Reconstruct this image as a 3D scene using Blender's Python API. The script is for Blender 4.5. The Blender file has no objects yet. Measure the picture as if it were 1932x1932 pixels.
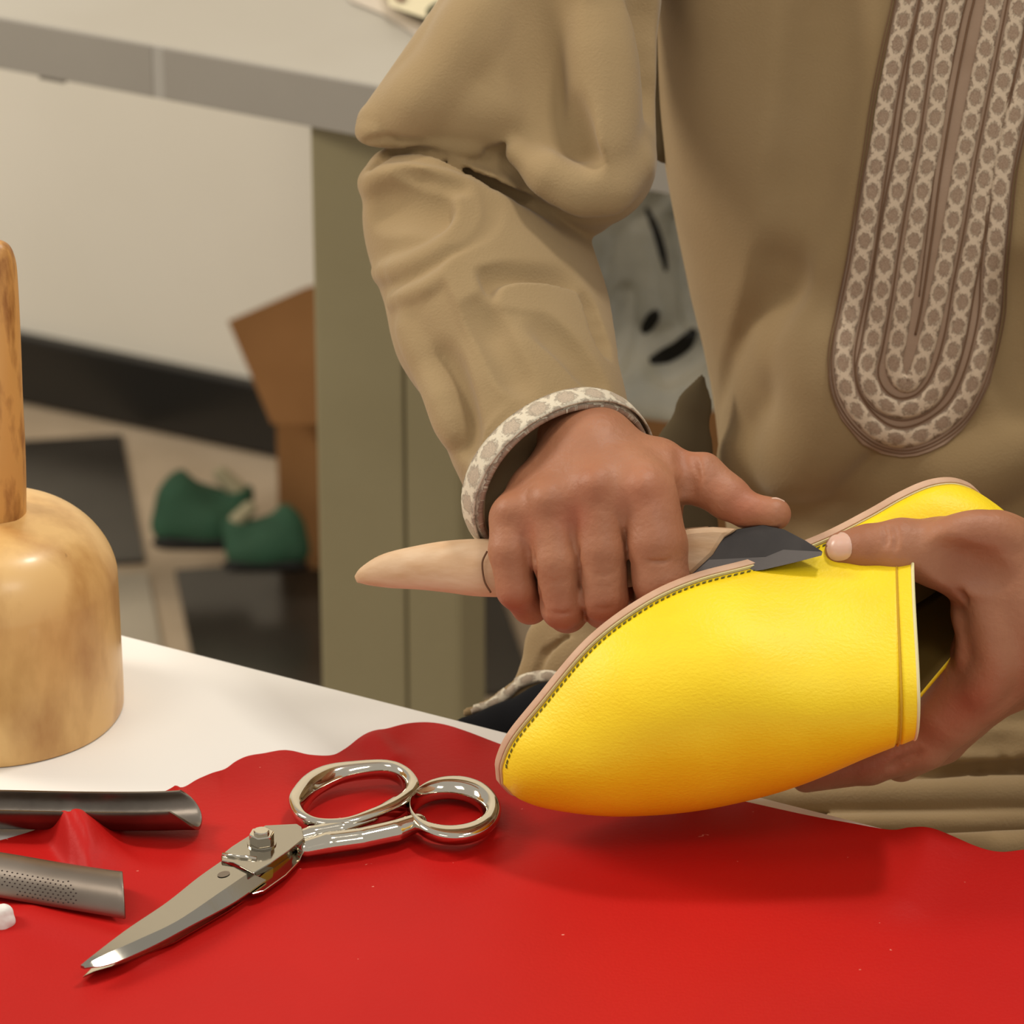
import bpy, bmesh, math, random
import numpy as np
import openvdb
from mathutils import Vector, Matrix
from mathutils.bvhtree import BVHTree

scene = bpy.context.scene
COL = scene.collection
random.seed(7); np.random.seed(7)

# ---------------------------------------------------------------- camera
IMG = 1932.0; FPX = 8085.0
PITCH = math.radians(25.0)
CP = np.array([0.0, 0.0, 1.593])
cF = np.array([0.0, math.cos(PITCH), -math.sin(PITCH)])
cR = np.array([1.0, 0.0, 0.0])
cU = np.array([0.0, math.sin(PITCH), math.cos(PITCH)])
cam = bpy.data.cameras.new('camera')
camo = bpy.data.objects.new('camera', cam); COL.objects.link(camo)
camo.location = CP; camo.rotation_euler = (math.pi/2-PITCH, 0, 0)
cam.sensor_width = 36; cam.lens = FPX*36/IMG
cam.clip_start = 0.05; cam.clip_end = 50
cam.dof.use_dof = True; cam.dof.focus_distance = 1.70; cam.dof.aperture_fstop = 17
scene.camera = camo

# ---------------------------------------------------------------- world, lights, exposure
scene.view_settings.view_transform = 'Standard'
scene.view_settings.look = 'None'
scene.view_settings.gamma = 1
scene.view_settings.use_curve_mapping = False
scene.view_settings.exposure = -0.12
world = bpy.data.worlds.new('world'); scene.world = world; world.use_nodes = True
wb = world.node_tree.nodes['Background']
wb.inputs[0].default_value = (0.99, 0.94, 0.86, 1); wb.inputs[1].default_value = 0.55
def area(name, loc, target, sx, sy, power, col):
    l = bpy.data.lights.new(name, 'AREA'); l.shape = 'RECTANGLE'; l.size = sx; l.size_y = sy
    l.energy = power; l.color = col
    o = bpy.data.objects.new(name, l); COL.objects.link(o); o.location = loc
    o.rotation_euler = (Vector(target)-Vector(loc)).to_track_quat('-Z', 'Y').to_euler()
    return o
area('ceiling_and_fill_lamp', (0.55, 1.95, 2.75), (0.05, 1.6, 0.8), 0.22, 0.22, 17, (1.0, 0.95, 0.87))
area('ceiling_and_fill_lamp', (-0.9, 1.0, 2.75), (-0.1, 1.7, 0.8), 0.6, 0.6, 5.5, (1.0, 0.93, 0.83))
area('ceiling_and_fill_lamp', (-1.9, 2.15, 2.1), (-0.3, 3.4, 0.4), 0.7, 0.7, 40, (1.0, 0.92, 0.80))  # unseen fill lamp, added to brighten the wall under the desk
area('ceiling_and_fill_lamp', (0.7, 0.3, 2.75), (0.1, 1.7, 0.8), 0.5, 0.5, 8.5, (1.0, 0.95, 0.88))

# ---------------------------------------------------------------- placing helpers
D0 = 1.75; KPX = D0/FPX                       # one sculpting unit = one photo pixel at 1.75 m
def W(x, y, z=0.0):
    """point seen at photo pixel (x, y), z units behind the 1.75 m plane"""
    x = np.asarray(x, float); y = np.asarray(y, float); z = np.asarray(z, float)
    d = D0 + z*KPX
    t = (y-966)/FPX; s = (x-966)/FPX
    return CP + d[..., None]*(cF + s[..., None]*cR - t[..., None]*cU)
def WA(a): a = np.asarray(a, float); return W(a[..., 0], a[..., 1], a[..., 2])
TZ = 0.75
def G(x, y, h=0.0, base=TZ):
    """point at height base+h seen at pixel (x, y)"""
    x = np.asarray(x, float); y = np.asarray(y, float); h = np.asarray(h, float)+0*x
    t = (y-966)/FPX; s = (x-966)/FPX
    d = (CP[2]-(base+h))/(math.sin(PITCH)+t*math.cos(PITCH))
    return CP + d[..., None]*(cF + s[..., None]*cR - t[..., None]*cU)
def lin(r, g, b):
    f = lambda c: (c/255/12.92) if c/255 <= 0.04045 else ((c/255+0.055)/1.055)**2.4
    return (f(r), f(g), f(b), 1.0)
def crom(pts, n):
    p = np.asarray(pts, float)
    p = np.vstack([2*p[0]-p[1], p, 2*p[-1]-p[-2]])
    out = []
    for i in range(1, len(p)-2):
        t = np.linspace(0, 1, n, endpoint=False)[:, None]
        a, b, c, d = p[i-1], p[i], p[i+1], p[i+2]
        out.append(0.5*((2*b)+(-a+c)*t+(2*a-5*b+4*c-d)*t**2+(-a+3*b-3*c+d)*t**3))
    out.append(p[-2][None]); return np.vstack(out)

def mesh_np(name, v, f, mat, smooth=True):
    me = bpy.data.meshes.new(name)
    me.from_pydata(np.asarray(v, float).tolist(), [], f if isinstance(f, list) else f.tolist())
    if smooth: me.polygons.foreach_set('use_smooth', [True]*len(me.polygons))
    if mat: me.materials.append(mat)
    me.update(); return me
def sharp(me, a=0.5):
    me.polygons.foreach_set('use_smooth', [True]*len(me.polygons)); me.set_sharp_from_angle(angle=a); return me
def link(name, me, parent=None):
    o = bpy.data.objects.new(name, me); COL.objects.link(o)
    if parent:
        o.parent = parent
        o.matrix_parent_inverse = Matrix.Translation(parent.location).inverted() if parent.type == 'EMPTY' else Matrix.Identity(4)
    return o
def tag(o, label=None, cat=None, group=None, kind=None):
    if label: o['label'] = label
    if cat: o['category'] = cat
    if group: o['group'] = group
    if kind: o['kind'] = kind
    return o
def thing(name, label, cat, loc, group=None):
    o = bpy.data.objects.new(name, None); COL.objects.link(o); o.location = loc
    o.empty_display_size = 0.02
    return tag(o, label, cat, group)
def grid_faces(nu, nv, cu=False, cv=False):
    f = []
    for i in range(nu if cu else nu-1):
        for j in range(nv if cv else nv-1):
            i2 = (i+1) % nu; j2 = (j+1) % nv
            f.append((i*nv+j, i2*nv+j, i2*nv+j2, i*nv+j2))
    return f
def set_uv(me, uv):
    l = me.uv_layers.new(name='UVMap')
    idx = np.empty(len(me.loops), int); me.loops.foreach_get('vertex_index', idx)
    l.data.foreach_set('uv', np.asarray(uv, float)[idx].ravel())
def solidify(o, th, off=-1, rim=True):
    m = o.modifiers.new('s', 'SOLIDIFY'); m.thickness = th; m.offset = off; m.use_rim = rim; return m
def bevel(o, w, seg=2, ang=35):
    m = o.modifiers.new('b', 'BEVEL'); m.width = w; m.segments = seg; m.limit_method = 'ANGLE'; m.angle_limit = math.radians(ang); m.harden_normals = False; return m
def poly_prism(name, top, bot, mat, parent=None, bev=0.0):
    """closed solid between two point loops (world)"""
    n = len(top); v = list(map(tuple, top))+list(map(tuple, bot))
    f = [list(range(n)), list(range(2*n-1, n-1, -1))]
    for i in range(n):
        j = (i+1) % n; f.append([i, i+n, j+n, j])
    me = mesh_np(name, v, f, mat, False)
    bm = bmesh.new(); bm.from_mesh(me); bmesh.ops.recalc_face_normals(bm, faces=bm.faces); bm.to_mesh(me); bm.free()
    o = link(name, me, parent)
    if bev: bevel(o, bev)
    return o
def box(name, c, ax, ay, sx, sy, z0, z1, mat, parent=None, bev=0.002):
    """box with plan axes ax, ay from corner/centre c"""
    c = np.array(c, float); ax = np.array([ax[0], ax[1], 0.]); ay = np.array([ay[0], ay[1], 0.])
    q = [c+ax*sx[0]+ay*sy[0], c+ax*sx[1]+ay*sy[0], c+ax*sx[1]+ay*sy[1], c+ax*sx[0]+ay*sy[1]]
    return poly_prism(name, [p*[1, 1, 0]+[0, 0, z1] for p in q], [p*[1, 1, 0]+[0, 0, z0] for p in q], mat, parent, bev)
def sweep(path, ra, rb, up, n=16, closed=False, caps=True, power=1.0):
    """elliptical tube along world path; ra across, rb along up"""
    P = np.asarray(path, float); m = len(P); V = []
    ra = np.broadcast_to(ra, m); rb = np.broadcast_to(rb, m); up = np.asarray(up, float)
    for i in range(m):
        a = P[(i-1) % m] if (closed or i > 0) else P[i]; b = P[(i+1) % m] if (closed or i < m-1) else P[i]
        t = (b-a)/max(np.linalg.norm(b-a), 1e-9); s = np.cross(t, up); s /= max(np.linalg.norm(s), 1e-9); u = np.cross(s, t)
        for k in range(n):
            th = 2*math.pi*k/n; c = math.cos(th); d = math.sin(th)
            c = math.copysign(abs(c)**power, c); d = math.copysign(abs(d)**power, d)
            V.append(P[i]+s*ra[i]*c+u*rb[i]*d)
    F = grid_faces(m, n, closed, True)
    if not closed and caps:
        F += [list(range(n)), list(range((m-1)*n+n-1, (m-1)*n-1, -1))]
    return np.array(V), F
def fixn(me):
    bm = bmesh.new(); bm.from_mesh(me); bmesh.ops.recalc_face_normals(bm, faces=bm.faces); bm.to_mesh(me); bm.free(); return me

# ---------------------------------------------------------------- implicit sculpting
class Field:
    def __init__(s, lo, hi, vox):
        s.lo = np.array(lo, float); s.v = vox
        s.n = np.ceil((np.array(hi)-s.lo)/vox).astype(int)+1
        s.ax = [(s.lo[i]+vox*np.arange(s.n[i])).astype(np.float32) for i in range(3)]
        s.D = np.full(s.n, 1e3, np.float32)
    def sl(s, lo, hi):
        a = np.maximum(np.floor((np.array(lo)-s.lo)/s.v).astype(int), 0)
        b = np.minimum(np.ceil((np.array(hi)-s.lo)/s.v).astype(int)+1, s.n)
        if (b <= a).any(): return None
        S = tuple(slice(a[i], b[i]) for i in range(3))
        return S, s.ax[0][S[0]][:, None, None], s.ax[1][S[1]][None, :, None], s.ax[2][S[2]][None, None, :]
    def comb(s, S, d, k, op):
        D = s.D[S]
        if op == 'u':
            h = np.maximum(k-np.abs(D-d), 0)/k; s.D[S] = np.minimum(D, d)-h*h*k*0.25
        else:
            e = -d; h = np.maximum(k-np.abs(D-e), 0)/k; s.D[S] = np.maximum(D, e)+h*h*k*0.25
    def cone(s, a, b, ra, rb=None, k=10, op='u', sc=(1, 1, 1)):
        rb = ra if rb is None else rb
        a = np.array(a, float); b = np.array(b, float); R = max(ra, rb)+k+5*s.v; sc = np.array(sc, float)
        r = s.sl(np.minimum(a, b)-R*sc, np.maximum(a, b)+R*sc)
        if r is None: return
        S, X, Y, Z = r
        x, y, z = (X-a[0])/sc[0], (Y-a[1])/sc[1], (Z-a[2])/sc[2]
        ba = (b-a)/sc; L = max(float(ba@ba), 1e-6)
        h = np.clip((x*ba[0]+y*ba[1]+z*ba[2])/L, 0, 1)
        d = np.sqrt((x-h*ba[0])**2+(y-h*ba[1])**2+(z-h*ba[2])**2)-(ra+(rb-ra)*h)
        s.comb(S, (d*min(sc)).astype(np.float32), k, op)
    def path(s, pts, rs, k=10, kin=None, op='u', sc=(1, 1, 1)):
        for i in range(len(pts)-1):
            s.cone(pts[i], pts[i+1], rs[i], rs[i+1], k if i == 0 else (kin or k), op, sc)
    def front(s, x, y, D=None):
        D = s.D if D is None else D
        i = int(round((x-s.lo[0])/s.v)); j = int(round((y-s.lo[1])/s.v))
        if not (0 <= i < s.n[0] and 0 <= j < s.n[1]): return None
        c = D[i, j, :]; k = np.argmax(c < 0)
        if not c[k] < 0: return None
        f = 0 if k == 0 else c[k-1]/(c[k-1]-c[k])
        return s.lo[2]+s.v*(k-1+f)
    def fold(s, pts, r, dep, k, op='s', D=None, taper=True):
        P = crom([(a, b, 0) for a, b in pts], 5)[:, :2]; n = len(P)
        r0, r1 = r if isinstance(r, tuple) else (r, r); C = []
        for i, (x, y) in enumerate(P):
            z = s.front(x, y, D)
            if z is None: continue
            q = i/(n-1); e = dep*(math.sin(math.pi*min(1, max(0, 0.06+q*0.88)))**0.6 if taper else 1); rr = r0+(r1-r0)*q
            C.append(((x, y, z+(-rr+e if op == 's' else rr-e)), rr))
        for a, b in zip(C[:-1], C[1:]): s.cone(a[0], b[0], a[1], b[1], k, op)
    def mesh(s, name, mat, fn=WA, smooth=1):
        g = openvdb.FloatGrid(background=4*s.v)
        D = np.clip(s.D, -4*s.v, 4*s.v)
        g.copyFromArray(D)
        p, q = g.convertToQuads(0.0)
        p = p.astype(float)*s.v+s.lo
        for _ in range(smooth):                      # light relaxation
            e = np.vstack([q[:, [0, 1]], q[:, [1, 2]], q[:, [2, 3]], q[:, [3, 0]]])
            acc = np.zeros_like(p); c = np.zeros(len(p))
            for k in range(3):
                acc[:, k] = np.bincount(e[:, 0], p[e[:, 1], k], len(p))+np.bincount(e[:, 1], p[e[:, 0], k], len(p))
            c = np.bincount(e[:, 0], minlength=len(p))+np.bincount(e[:, 1], minlength=len(p))
            p = p*0.45+0.55*acc/np.maximum(c, 1)[:, None]
        w = fn(p)
        a, b, c_, d = (w[q[:, i]] for i in range(4))
        vol = np.einsum('ij,ij->i', a-w.mean(0), np.cross(b-w.mean(0), c_-w.mean(0))).sum()
        if vol < 0: q = q[:, ::-1]
        me = bpy.data.meshes.new(name)
        me.vertices.add(len(w)); me.vertices.foreach_set('co', w.astype(np.float32).ravel())
        me.loops.add(len(q)*4); me.loops.foreach_set('vertex_index', q.astype(np.int32).ravel())
        me.polygons.add(len(q)); me.polygons.foreach_set('loop_start', np.arange(0, len(q)*4, 4, dtype=np.int32))
        me.polygons.foreach_set('use_smooth', np.ones(len(q), bool))
        me.update(calc_edges=True); me.validate()
        if mat: me.materials.append(mat)
        return me, p, q
def join_meshes(name, mes, mat):
    bm = bmesh.new()
    for m in mes: bm.from_mesh(m)
    me = bpy.data.meshes.new(name); bm.to_mesh(me); bm.free()
    me.polygons.foreach_set('use_smooth', [True]*len(me.polygons))
    me.materials.clear(); me.materials.append(mat); return me
def bvh_of(me):
    co = np.empty(len(me.vertices)*3); me.vertices.foreach_get('co', co)
    return BVHTree.FromPolygons(co.reshape(-1, 3).tolist(), [tuple(p.vertices) for p in me.polygons])
def cast(bvh, x, y, off=0.0):
    o = Vector(CP); d = (Vector(W(x, y, 0))-o).normalized()
    h = bvh.ray_cast(o, d)
    if h[0] is None: return None
    return np.array(h[0]-d*off)

# ---------------------------------------------------------------- materials
def mat(name, col, rough=0.6, metal=0.0, col2=None, nscale=20, ncon=(0.35, 0.65), bump=0.0, bscale=200, bdist=0.001,
        stretch=(1, 1, 1), sss=0.0, coat=0.0, detail=4, spec=0.5, sheen=0.0, uv=False):
    m = bpy.data.materials.new(name); m.use_nodes = True
    nt = m.node_tree; N = nt.nodes; L = nt.links; b = N['Principled BSDF']
    b.inputs['Roughness'].default_value = rough; b.inputs['Metallic'].default_value = metal
    b.inputs['Base Color'].default_value = col; b.inputs['Specular IOR Level'].default_value = spec
    if sss: b.inputs['Subsurface Weight'].default_value = sss; b.inputs['Subsurface Radius'].default_value = (0.006, 0.002, 0.001); b.inputs['Subsurface Scale'].default_value = 1
    if coat: b.inputs['Coat Weight'].default_value = coat; b.inputs['Coat Roughness'].default_value = 0.15
    if sheen: b.inputs['Sheen Weight'].default_value = sheen
    tc = N.new('ShaderNodeTexCoord'); mp = N.new('ShaderNodeMapping'); mp.inputs['Scale'].default_value = stretch
    L.new(tc.outputs['UV' if uv else 'Object'], mp.inputs[0])
    if col2:
        n = N.new('ShaderNodeTexNoise'); n.inputs['Scale'].default_value = nscale; n.inputs['Detail'].default_value = detail
        r = N.new('ShaderNodeValToRGB'); r.color_ramp.elements[0].position = ncon[0]; r.color_ramp.elements[1].position = ncon[1]
        r.color_ramp.elements[0].color = col; r.color_ramp.elements[1].color = col2
        L.new(mp.outputs[0], n.inputs[0]); L.new(n.outputs[0], r.inputs[0]); L.new(r.outputs[0], b.inputs['Base Color'])
        m['ramp'] = r.name
    if bump:
        n = N.new('ShaderNodeTexNoise'); n.inputs['Scale'].default_value = bscale; n.inputs['Detail'].default_value = 3
        u = N.new('ShaderNodeBump'); u.inputs['Strength'].default_value = bump; u.inputs['Distance'].default_value = bdist
        L.new(mp.outputs[0], n.inputs[0]); L.new(n.outputs[0], u.inputs['Height']); L.new(u.outputs[0], b.inputs['Normal'])
    return m
def mixin(m, fac_socket, color, name='mix'):
    """lay colour over the current base colour where fac is 1"""
    nt = m.node_tree; b = nt.nodes['Principled BSDF']; i = b.inputs['Base Color']
    x = nt.nodes.new('ShaderNodeMixRGB'); nt.links.new(fac_socket, x.inputs[0])
    if i.links: nt.links.new(i.links[0].from_socket, x.inputs[1])
    else: x.inputs[1].default_value = i.default_value
    x.inputs[2].default_value = color; nt.links.new(x.outputs[0], i)
def specks(m, scale, thr, color, stretch=(1, 1, 1), jitter=0.0):
    nt = m.node_tree; N = nt.nodes; L = nt.links
    tc = N.new('ShaderNodeTexCoord'); mp = N.new('ShaderNodeMapping'); mp.inputs['Scale'].default_value = stretch
    v = N.new('ShaderNodeTexVoronoi'); v.inputs['Scale'].default_value = scale
    L.new(tc.outputs['Object'], mp.inputs[0]); src = mp.outputs[0]
    if jitter:
        n = N.new('ShaderNodeTexNoise'); n.inputs['Scale'].default_value = scale*2.5
        s = N.new('ShaderNodeVectorMath'); s.operation = 'MULTIPLY_ADD'; s.inputs[1].default_value = (jitter,)*3
        L.new(mp.outputs[0], n.inputs[0]); L.new(n.outputs[1], s.inputs[0]); L.new(mp.outputs[0], s.inputs[2]); src = s.outputs[0]
    L.new(src, v.inputs[0])
    c = N.new('ShaderNodeMapRange'); c.inputs[1].default_value = thr; c.inputs[2].default_value = thr*0.6; c.inputs[3].default_value = 0; c.inputs[4].default_value = 1
    L.new(v.outputs['Distance'], c.inputs[0]); mixin(m, c.outputs[0], color)

M = {}
M['table'] = mat('white_laminate', lin(246, 242, 235), 0.45)
M['wallp'] = mat('wall_paint', lin(232, 224, 208), 0.7, col2=lin(226, 218, 201), nscale=3)
M['base'] = mat('black_skirting', lin(28, 25, 20), 0.3)
M['tiledark'] = mat('dark_tile', lin(62, 57, 50), 0.25, col2=lin(48, 43, 36), nscale=9)
M['tilelight'] = mat('light_tile', lin(176, 165, 146), 0.3, col2=lin(166, 155, 136), nscale=9)
M['grout'] = mat('beige_floor_band', lin(188, 168, 142), 0.5, col2=lin(176, 156, 130), nscale=15)
M['desktop'] = mat('desk_laminate', lin(174, 168, 156), 0.5, col2=lin(168, 161, 148), nscale=5)
M['deskedge'] = mat('grey_edge_band', lin(150, 144, 134), 0.5, col2=lin(144, 138, 128), nscale=7)
M['deskjoint'] = mat('edge_joint', lin(164, 159, 150), 0.5)
M['deskleg'] = mat('olive_painted_metal', lin(146, 136, 104), 0.5, col2=lin(138, 128, 96), nscale=6, bump=0.15, bscale=60)
M['card'] = mat('cardboard', lin(172, 122, 72), 0.85, col2=lin(158, 110, 62), nscale=12)
M['green'] = mat('green_suede', lin(54, 96, 70), 0.8, col2=lin(42, 76, 52), nscale=25)
M['blackrub'] = mat('black_rubber', lin(24, 22, 18), 0.6)
M['cream'] = mat('cream_lining', lin(170, 160, 128), 0.8)
M['bag'] = mat('white_plastic_bag', lin(226, 226, 212), 0.35, col2=lin(178, 180, 170), nscale=14, bump=0.5, bscale=30, bdist=0.01)
M['black'] = mat('black_print', lin(22, 22, 20), 0.5)
M['robe'] = mat('khaki_wool', lin(162, 138, 101), 0.92, col2=lin(150, 126, 89), nscale=9, bump=0.35, bscale=900, bdist=0.0006, sheen=0.15, spec=0.15)
M['robeshade'] = mat('shaded_khaki', lin(96, 84, 62), 0.95, col2=lin(84, 72, 52), nscale=9, spec=0.1)  # robe khaki with the shade of the gap put into its colour
M['trouser'] = mat('black_cotton', lin(24, 24, 26), 0.95, spec=0.1)
M['panel'] = mat('placket_rose_brown', lin(170, 144, 122), 0.9, col2=lin(160, 134, 112), nscale=40, bump=0.3, bscale=1200, bdist=0.0005, spec=0.1)
M['cord'] = mat('dark_brown_cord', lin(122, 94, 72), 0.9, spec=0.1)
M['skin'] = mat('skin', lin(174, 120, 88), 0.52, col2=lin(156, 101, 71), nscale=26, bump=0.28, bscale=420, bdist=0.0012, sss=0.1, spec=0.4)
M['nail'] = mat('fingernail', lin(214, 172, 152), 0.3, sss=0.2)
M['yellow'] = mat('yellow_leather', lin(252, 220, 34), 0.45, col2=lin(248, 211, 26), nscale=30, bump=0.3, bscale=620, bdist=0.0007, stretch=(1, 1, 1.8), spec=0.35)
M['sole'] = mat('raw_leather_sole', lin(208, 170, 140), 0.6, col2=lin(194, 154, 124), nscale=60, bump=0.2, bscale=300)
M['stitch'] = mat('olive_thread', lin(92, 84, 20), 0.8)
M['lining'] = mat('pale_lining', lin(226, 214, 160), 0.8)
M['red'] = mat('red_leather', lin(188, 18, 12), 0.55, col2=lin(180, 15, 10), nscale=8, bump=0.25, bscale=500, bdist=0.0005, spec=0.22)
specks(M['red'], 42, 0.035, lin(230, 150, 130), (1, 1.6, 1), 0.02)
M['chrome'] = mat('polished_nickel', lin(214, 206, 190), 0.07, 1.0)
M['steel'] = mat('brushed_steel', lin(176, 170, 158), 0.12, 1.0, bump=0.02, bscale=300)
M['gouge'] = mat('worn_steel', lin(140, 130, 120), 0.32, 1.0, col2=lin(104, 96, 88), nscale=30, bump=0.1, bscale=200)
M['rasp'] = mat('grey_steel', lin(152, 140, 128), 0.38, 1.0, col2=lin(132, 120, 108), nscale=25)
M['blade'] = mat('dark_forged_steel', lin(50, 44, 41), 0.45, 0.3, col2=lin(38, 33, 31), nscale=60, bump=0.1, bscale=300)
M['insole'] = mat('shaded_lining', lin(104, 80, 24), 0.8)  # inside of the slipper: shade on the yellow leather painted as brown
M['bladebright'] = mat('ground_steel', lin(88, 82, 79), 0.42, 0.4, bump=0.05, bscale=500)
M['pale'] = mat('pale_raw_wood', lin(224, 192, 156), 0.6, col2=lin(206, 166, 124), nscale=30, stretch=(1, 4, 4), bump=0.3, bscale=60)
M['wood'] = mat('boxwood', lin(230, 186, 118), 0.36, col2=lin(178, 124, 62), nscale=48, ncon=(0.42, 0.78), stretch=(1, 1, 0.45), bump=0.12, bscale=50, coat=0.15, detail=6)
specks(M['wood'], 34, 0.10, lin(120, 76, 34), (1, 1, 0.6), 0.03)
M['woodh'] = mat('handle_wood', lin(218, 162, 88), 0.4, col2=lin(140, 84, 34), nscale=110, ncon=(0.48, 0.66), stretch=(1, 1, 0.3), bump=0.2, bscale=60, detail=6)
M['white'] = mat('white_foam', lin(232, 228, 220), 0.8, bump=0.6, bscale=80, bdist=0.003)

# ================================================================ setting
def pdir(deg): a = math.radians(deg); return (math.cos(a), math.sin(a))
# wall and skirting
WD = pdir(-27.0); WN = (-WD[1], WD[0])                # WN points away from the room
wp = G(265, 806, 0, 0.0)
wall = box('wall_back', wp, WD, WN, (-2.2, 3.2), (0.012, 0.12), 0.0, 2.75, M['wallp'], None, 0); tag(wall, kind='structure')
bb = box('baseboard_back', wp, WD, WN, (-2.2, 3.2), (0.0, 0.014), 0.0, 0.066, M['base'], None, 0.002); tag(bb, kind='structure')
# floor with single tiles
fl = box('floor', (0, 2.0, 0), (1, 0), (0, 1), (-2.6, 2.6), (-1.2, 3.2), -0.06, -0.004, M['grout'], None, 0); tag(fl, kind='structure')
fa = math.radians(9.0)
fx = np.array([math.cos(fa), math.sin(fa)]); fy = np.array([math.sin(fa), -math.cos(fa)])
fo = G(302, 1065, 0, 0.0)[:2]; PT = 0.292; BW = 0.024
tp = {}
for i in range(-4, 5):
    for j in range(-3, 4):
        c = fo+fx*PT*(i+.5)+fy*PT*(j+.5)
        if (c-wp[:2])@np.array(WN) > -0.13: continue
        dark = (i+j) % 2 == 0
        key = dark
        h = PT/2-BW/2
        if key not in tp:
            q = [(-h, -h), (h, -h), (h, h), (-h, h)]
            v = [(a, b, 0.0) for a, b in q]+[(a*1.004, b*1.004, -0.008) for a, b in q]
            f = [[0, 1, 2, 3], [0, 4, 5, 1], [1, 5, 6, 2], [2, 6, 7, 3], [3, 7, 4, 0], [7, 6, 5, 4]]
            tp[key] = mesh_np('tile', v, f, M['tiledark'] if dark else M['tilelight'], False)
        o = link('tile', tp[key], fl); o.location = (c[0], c[1], 0.0); o.rotation_euler = (0, 0, fa)

# ================================================================ work table
tb = thing('work_table', 'white laminate work table carrying the red leather and the tools', 'table', (0.0, 1.55, 0.0))
e0 = G(232, 1197); e1 = G(1690, 1567); ed = (e1-e0)/np.linalg.norm(e1-e0); en = np.array([-ed[1], ed[0], 0])  # away from camera
box('tabletop', e0, ed, en, (-0.75, 0.62), (-0.75, 0.0), TZ-0.028, TZ, M['table'], tb, 0.0015)
for a, b in ((-0.70, -0.05), (0.56, -0.05), (-0.70, -0.70), (0.56, -0.70)):
    box('leg', e0, ed, en, (a-0.02, a+0.02), (b-0.02, b+0.02), 0.0, TZ-0.03, M['table'], tb, 0.002)

# ================================================================ desk behind
dk = thing('desk', 'pale grey desk with a thick grey edge and an olive metal leg', 'desk', (-0.3, 2.6, 0.0))
d0 = G(0, 30); d1 = G(700, 157); dd = (d1-d0)/np.linalg.norm(d1-d0); dn = np.array([-dd[1], dd[0], 0])
box('desktop', d0, dd, dn, (-0.5, 1.1), (0.0, 0.62), TZ-0.034, TZ, M['desktop'], dk, 0.001)
js = float((G(300, 84)-d0)@dd)
box('edge_band', d0, dd, dn, (-0.5, js-0.004), (-0.002, 0.0), TZ-0.034, TZ-0.001, M['deskedge'], dk, 0.0005)
box('edge_band', d0, dd, dn, (js+0.004, 1.1), (-0.002, 0.0), TZ-0.034, TZ-0.001, M['deskedge'], dk, 0.0005)
box('joint_strip', d0, dd, dn, (js-0.004, js+0.004), (-0.0015, 0.0), TZ-0.034, TZ-0.001, M['deskjoint'], dk, 0.0)
bs = float((G(75, 60)-d0)@dd)
box('bracket', d0, dd, dn, (bs-0.012, bs+0.006), (0.0, 0.03), TZ-0.037, TZ-0.034, M['deskedge'], dk, 0.0005)
# leg: box with a front face and a narrower side face turned away
lc = G(572, 240, 0, TZ-0.034)
ls = float((lc-d0)@dd)
lp = d0+dd*ls
la = np.array(pdir(-14.0)+(0,)); lb = np.array([-la[1], la[0], 0])
wl = 0.0905
l = box('leg', lp+np.array(dn)*0.004, la, lb, (0, wl*.62), (0, 0.06), 0.0, TZ-0.034, M['deskleg'], dk, 0.0015)
l2 = box('leg_cover', lp+np.array(dn)*0.004+la*(wl*.62), la, lb, (0.0008, wl*.38), (0.001, 0.06), 0.0, TZ-0.034, M['deskleg'], dk, 0.001)
sa = np.array(pdir(20)+(0,)); sb = np.array([-sa[1], sa[0], 0])
box('side_plate', lp+np.array(dn)*0.004+la*(wl+0.0008), sa, sb, (0, 0.017), (0.0, 0.04), 0.0, TZ-0.034, M['deskleg'], dk, 0.001)
for a in (-0.45, 1.05):
    box('leg', d0+np.array(dn)*0.5, dd, dn, (a, a+0.04), (0, 0.04), 0.0, TZ-0.034, M['deskleg'], dk, 0.001)
# things on the desk top, cut by the frame
pk = thing('paper_packet', 'cream paper packet lying on the desk at the top edge of the picture', 'paper', G(790, 5))
q = [(715, -60), (735, 12), (800, 34), (930, 40), (960, -60)]
poly_prism('packet', [G(a, b, 0.012) for a, b in q], [G(a, b, 0.001) for a, b in q], mat('cream_paper', lin(214, 202, 168), 0.8), pk, 0.002)
q = [(738, -12), (752, 2), (765, 0), (762, -14)]
poly_prism('wax_seal', [G(a, b, 0.014) for a, b in q], [G(a, b, 0.011) for a, b in q], mat('brown_spot', lin(130, 90, 70), 0.8), pk, 0.0005)
q = [(628, -50), (662, 2), (720, 26), (790, 70), (900, 110), (930, 96), (800, 44), (735, 10), (700, -50)]
fo2 = poly_prism('packet_shadow', [G(a, b, 0.0015) for a, b in q], [G(a, b, 0.0003) for a, b in q], mat('shadow_grey', lin(196, 184, 168), 0.8), None)  # thin strip added as the shadowy band along the packet
tag(fo2, 'thin greyish strip standing in for the shadow beside the cream packet on the desk', 'paper')
V, F = sweep(crom([G(808, 26, .017), G(835, 12, .019), G(870, 5, .019), G(900, 3, .017)], 5), [.002, .004, .005, .006, .006, .007, .007, .007, .007, .007, .006, .006, .005, .004, .003, .002], 0.003, (0, 0, 1), 10)
o = link('leather_offcut', fixn(mesh_np('leather_offcut', V, F, mat('dark_green_scrap', lin(74, 72, 44), 0.7)))); tag(o, 'small dark green offcut on the cream packet on the desk', 'offcut')

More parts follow.
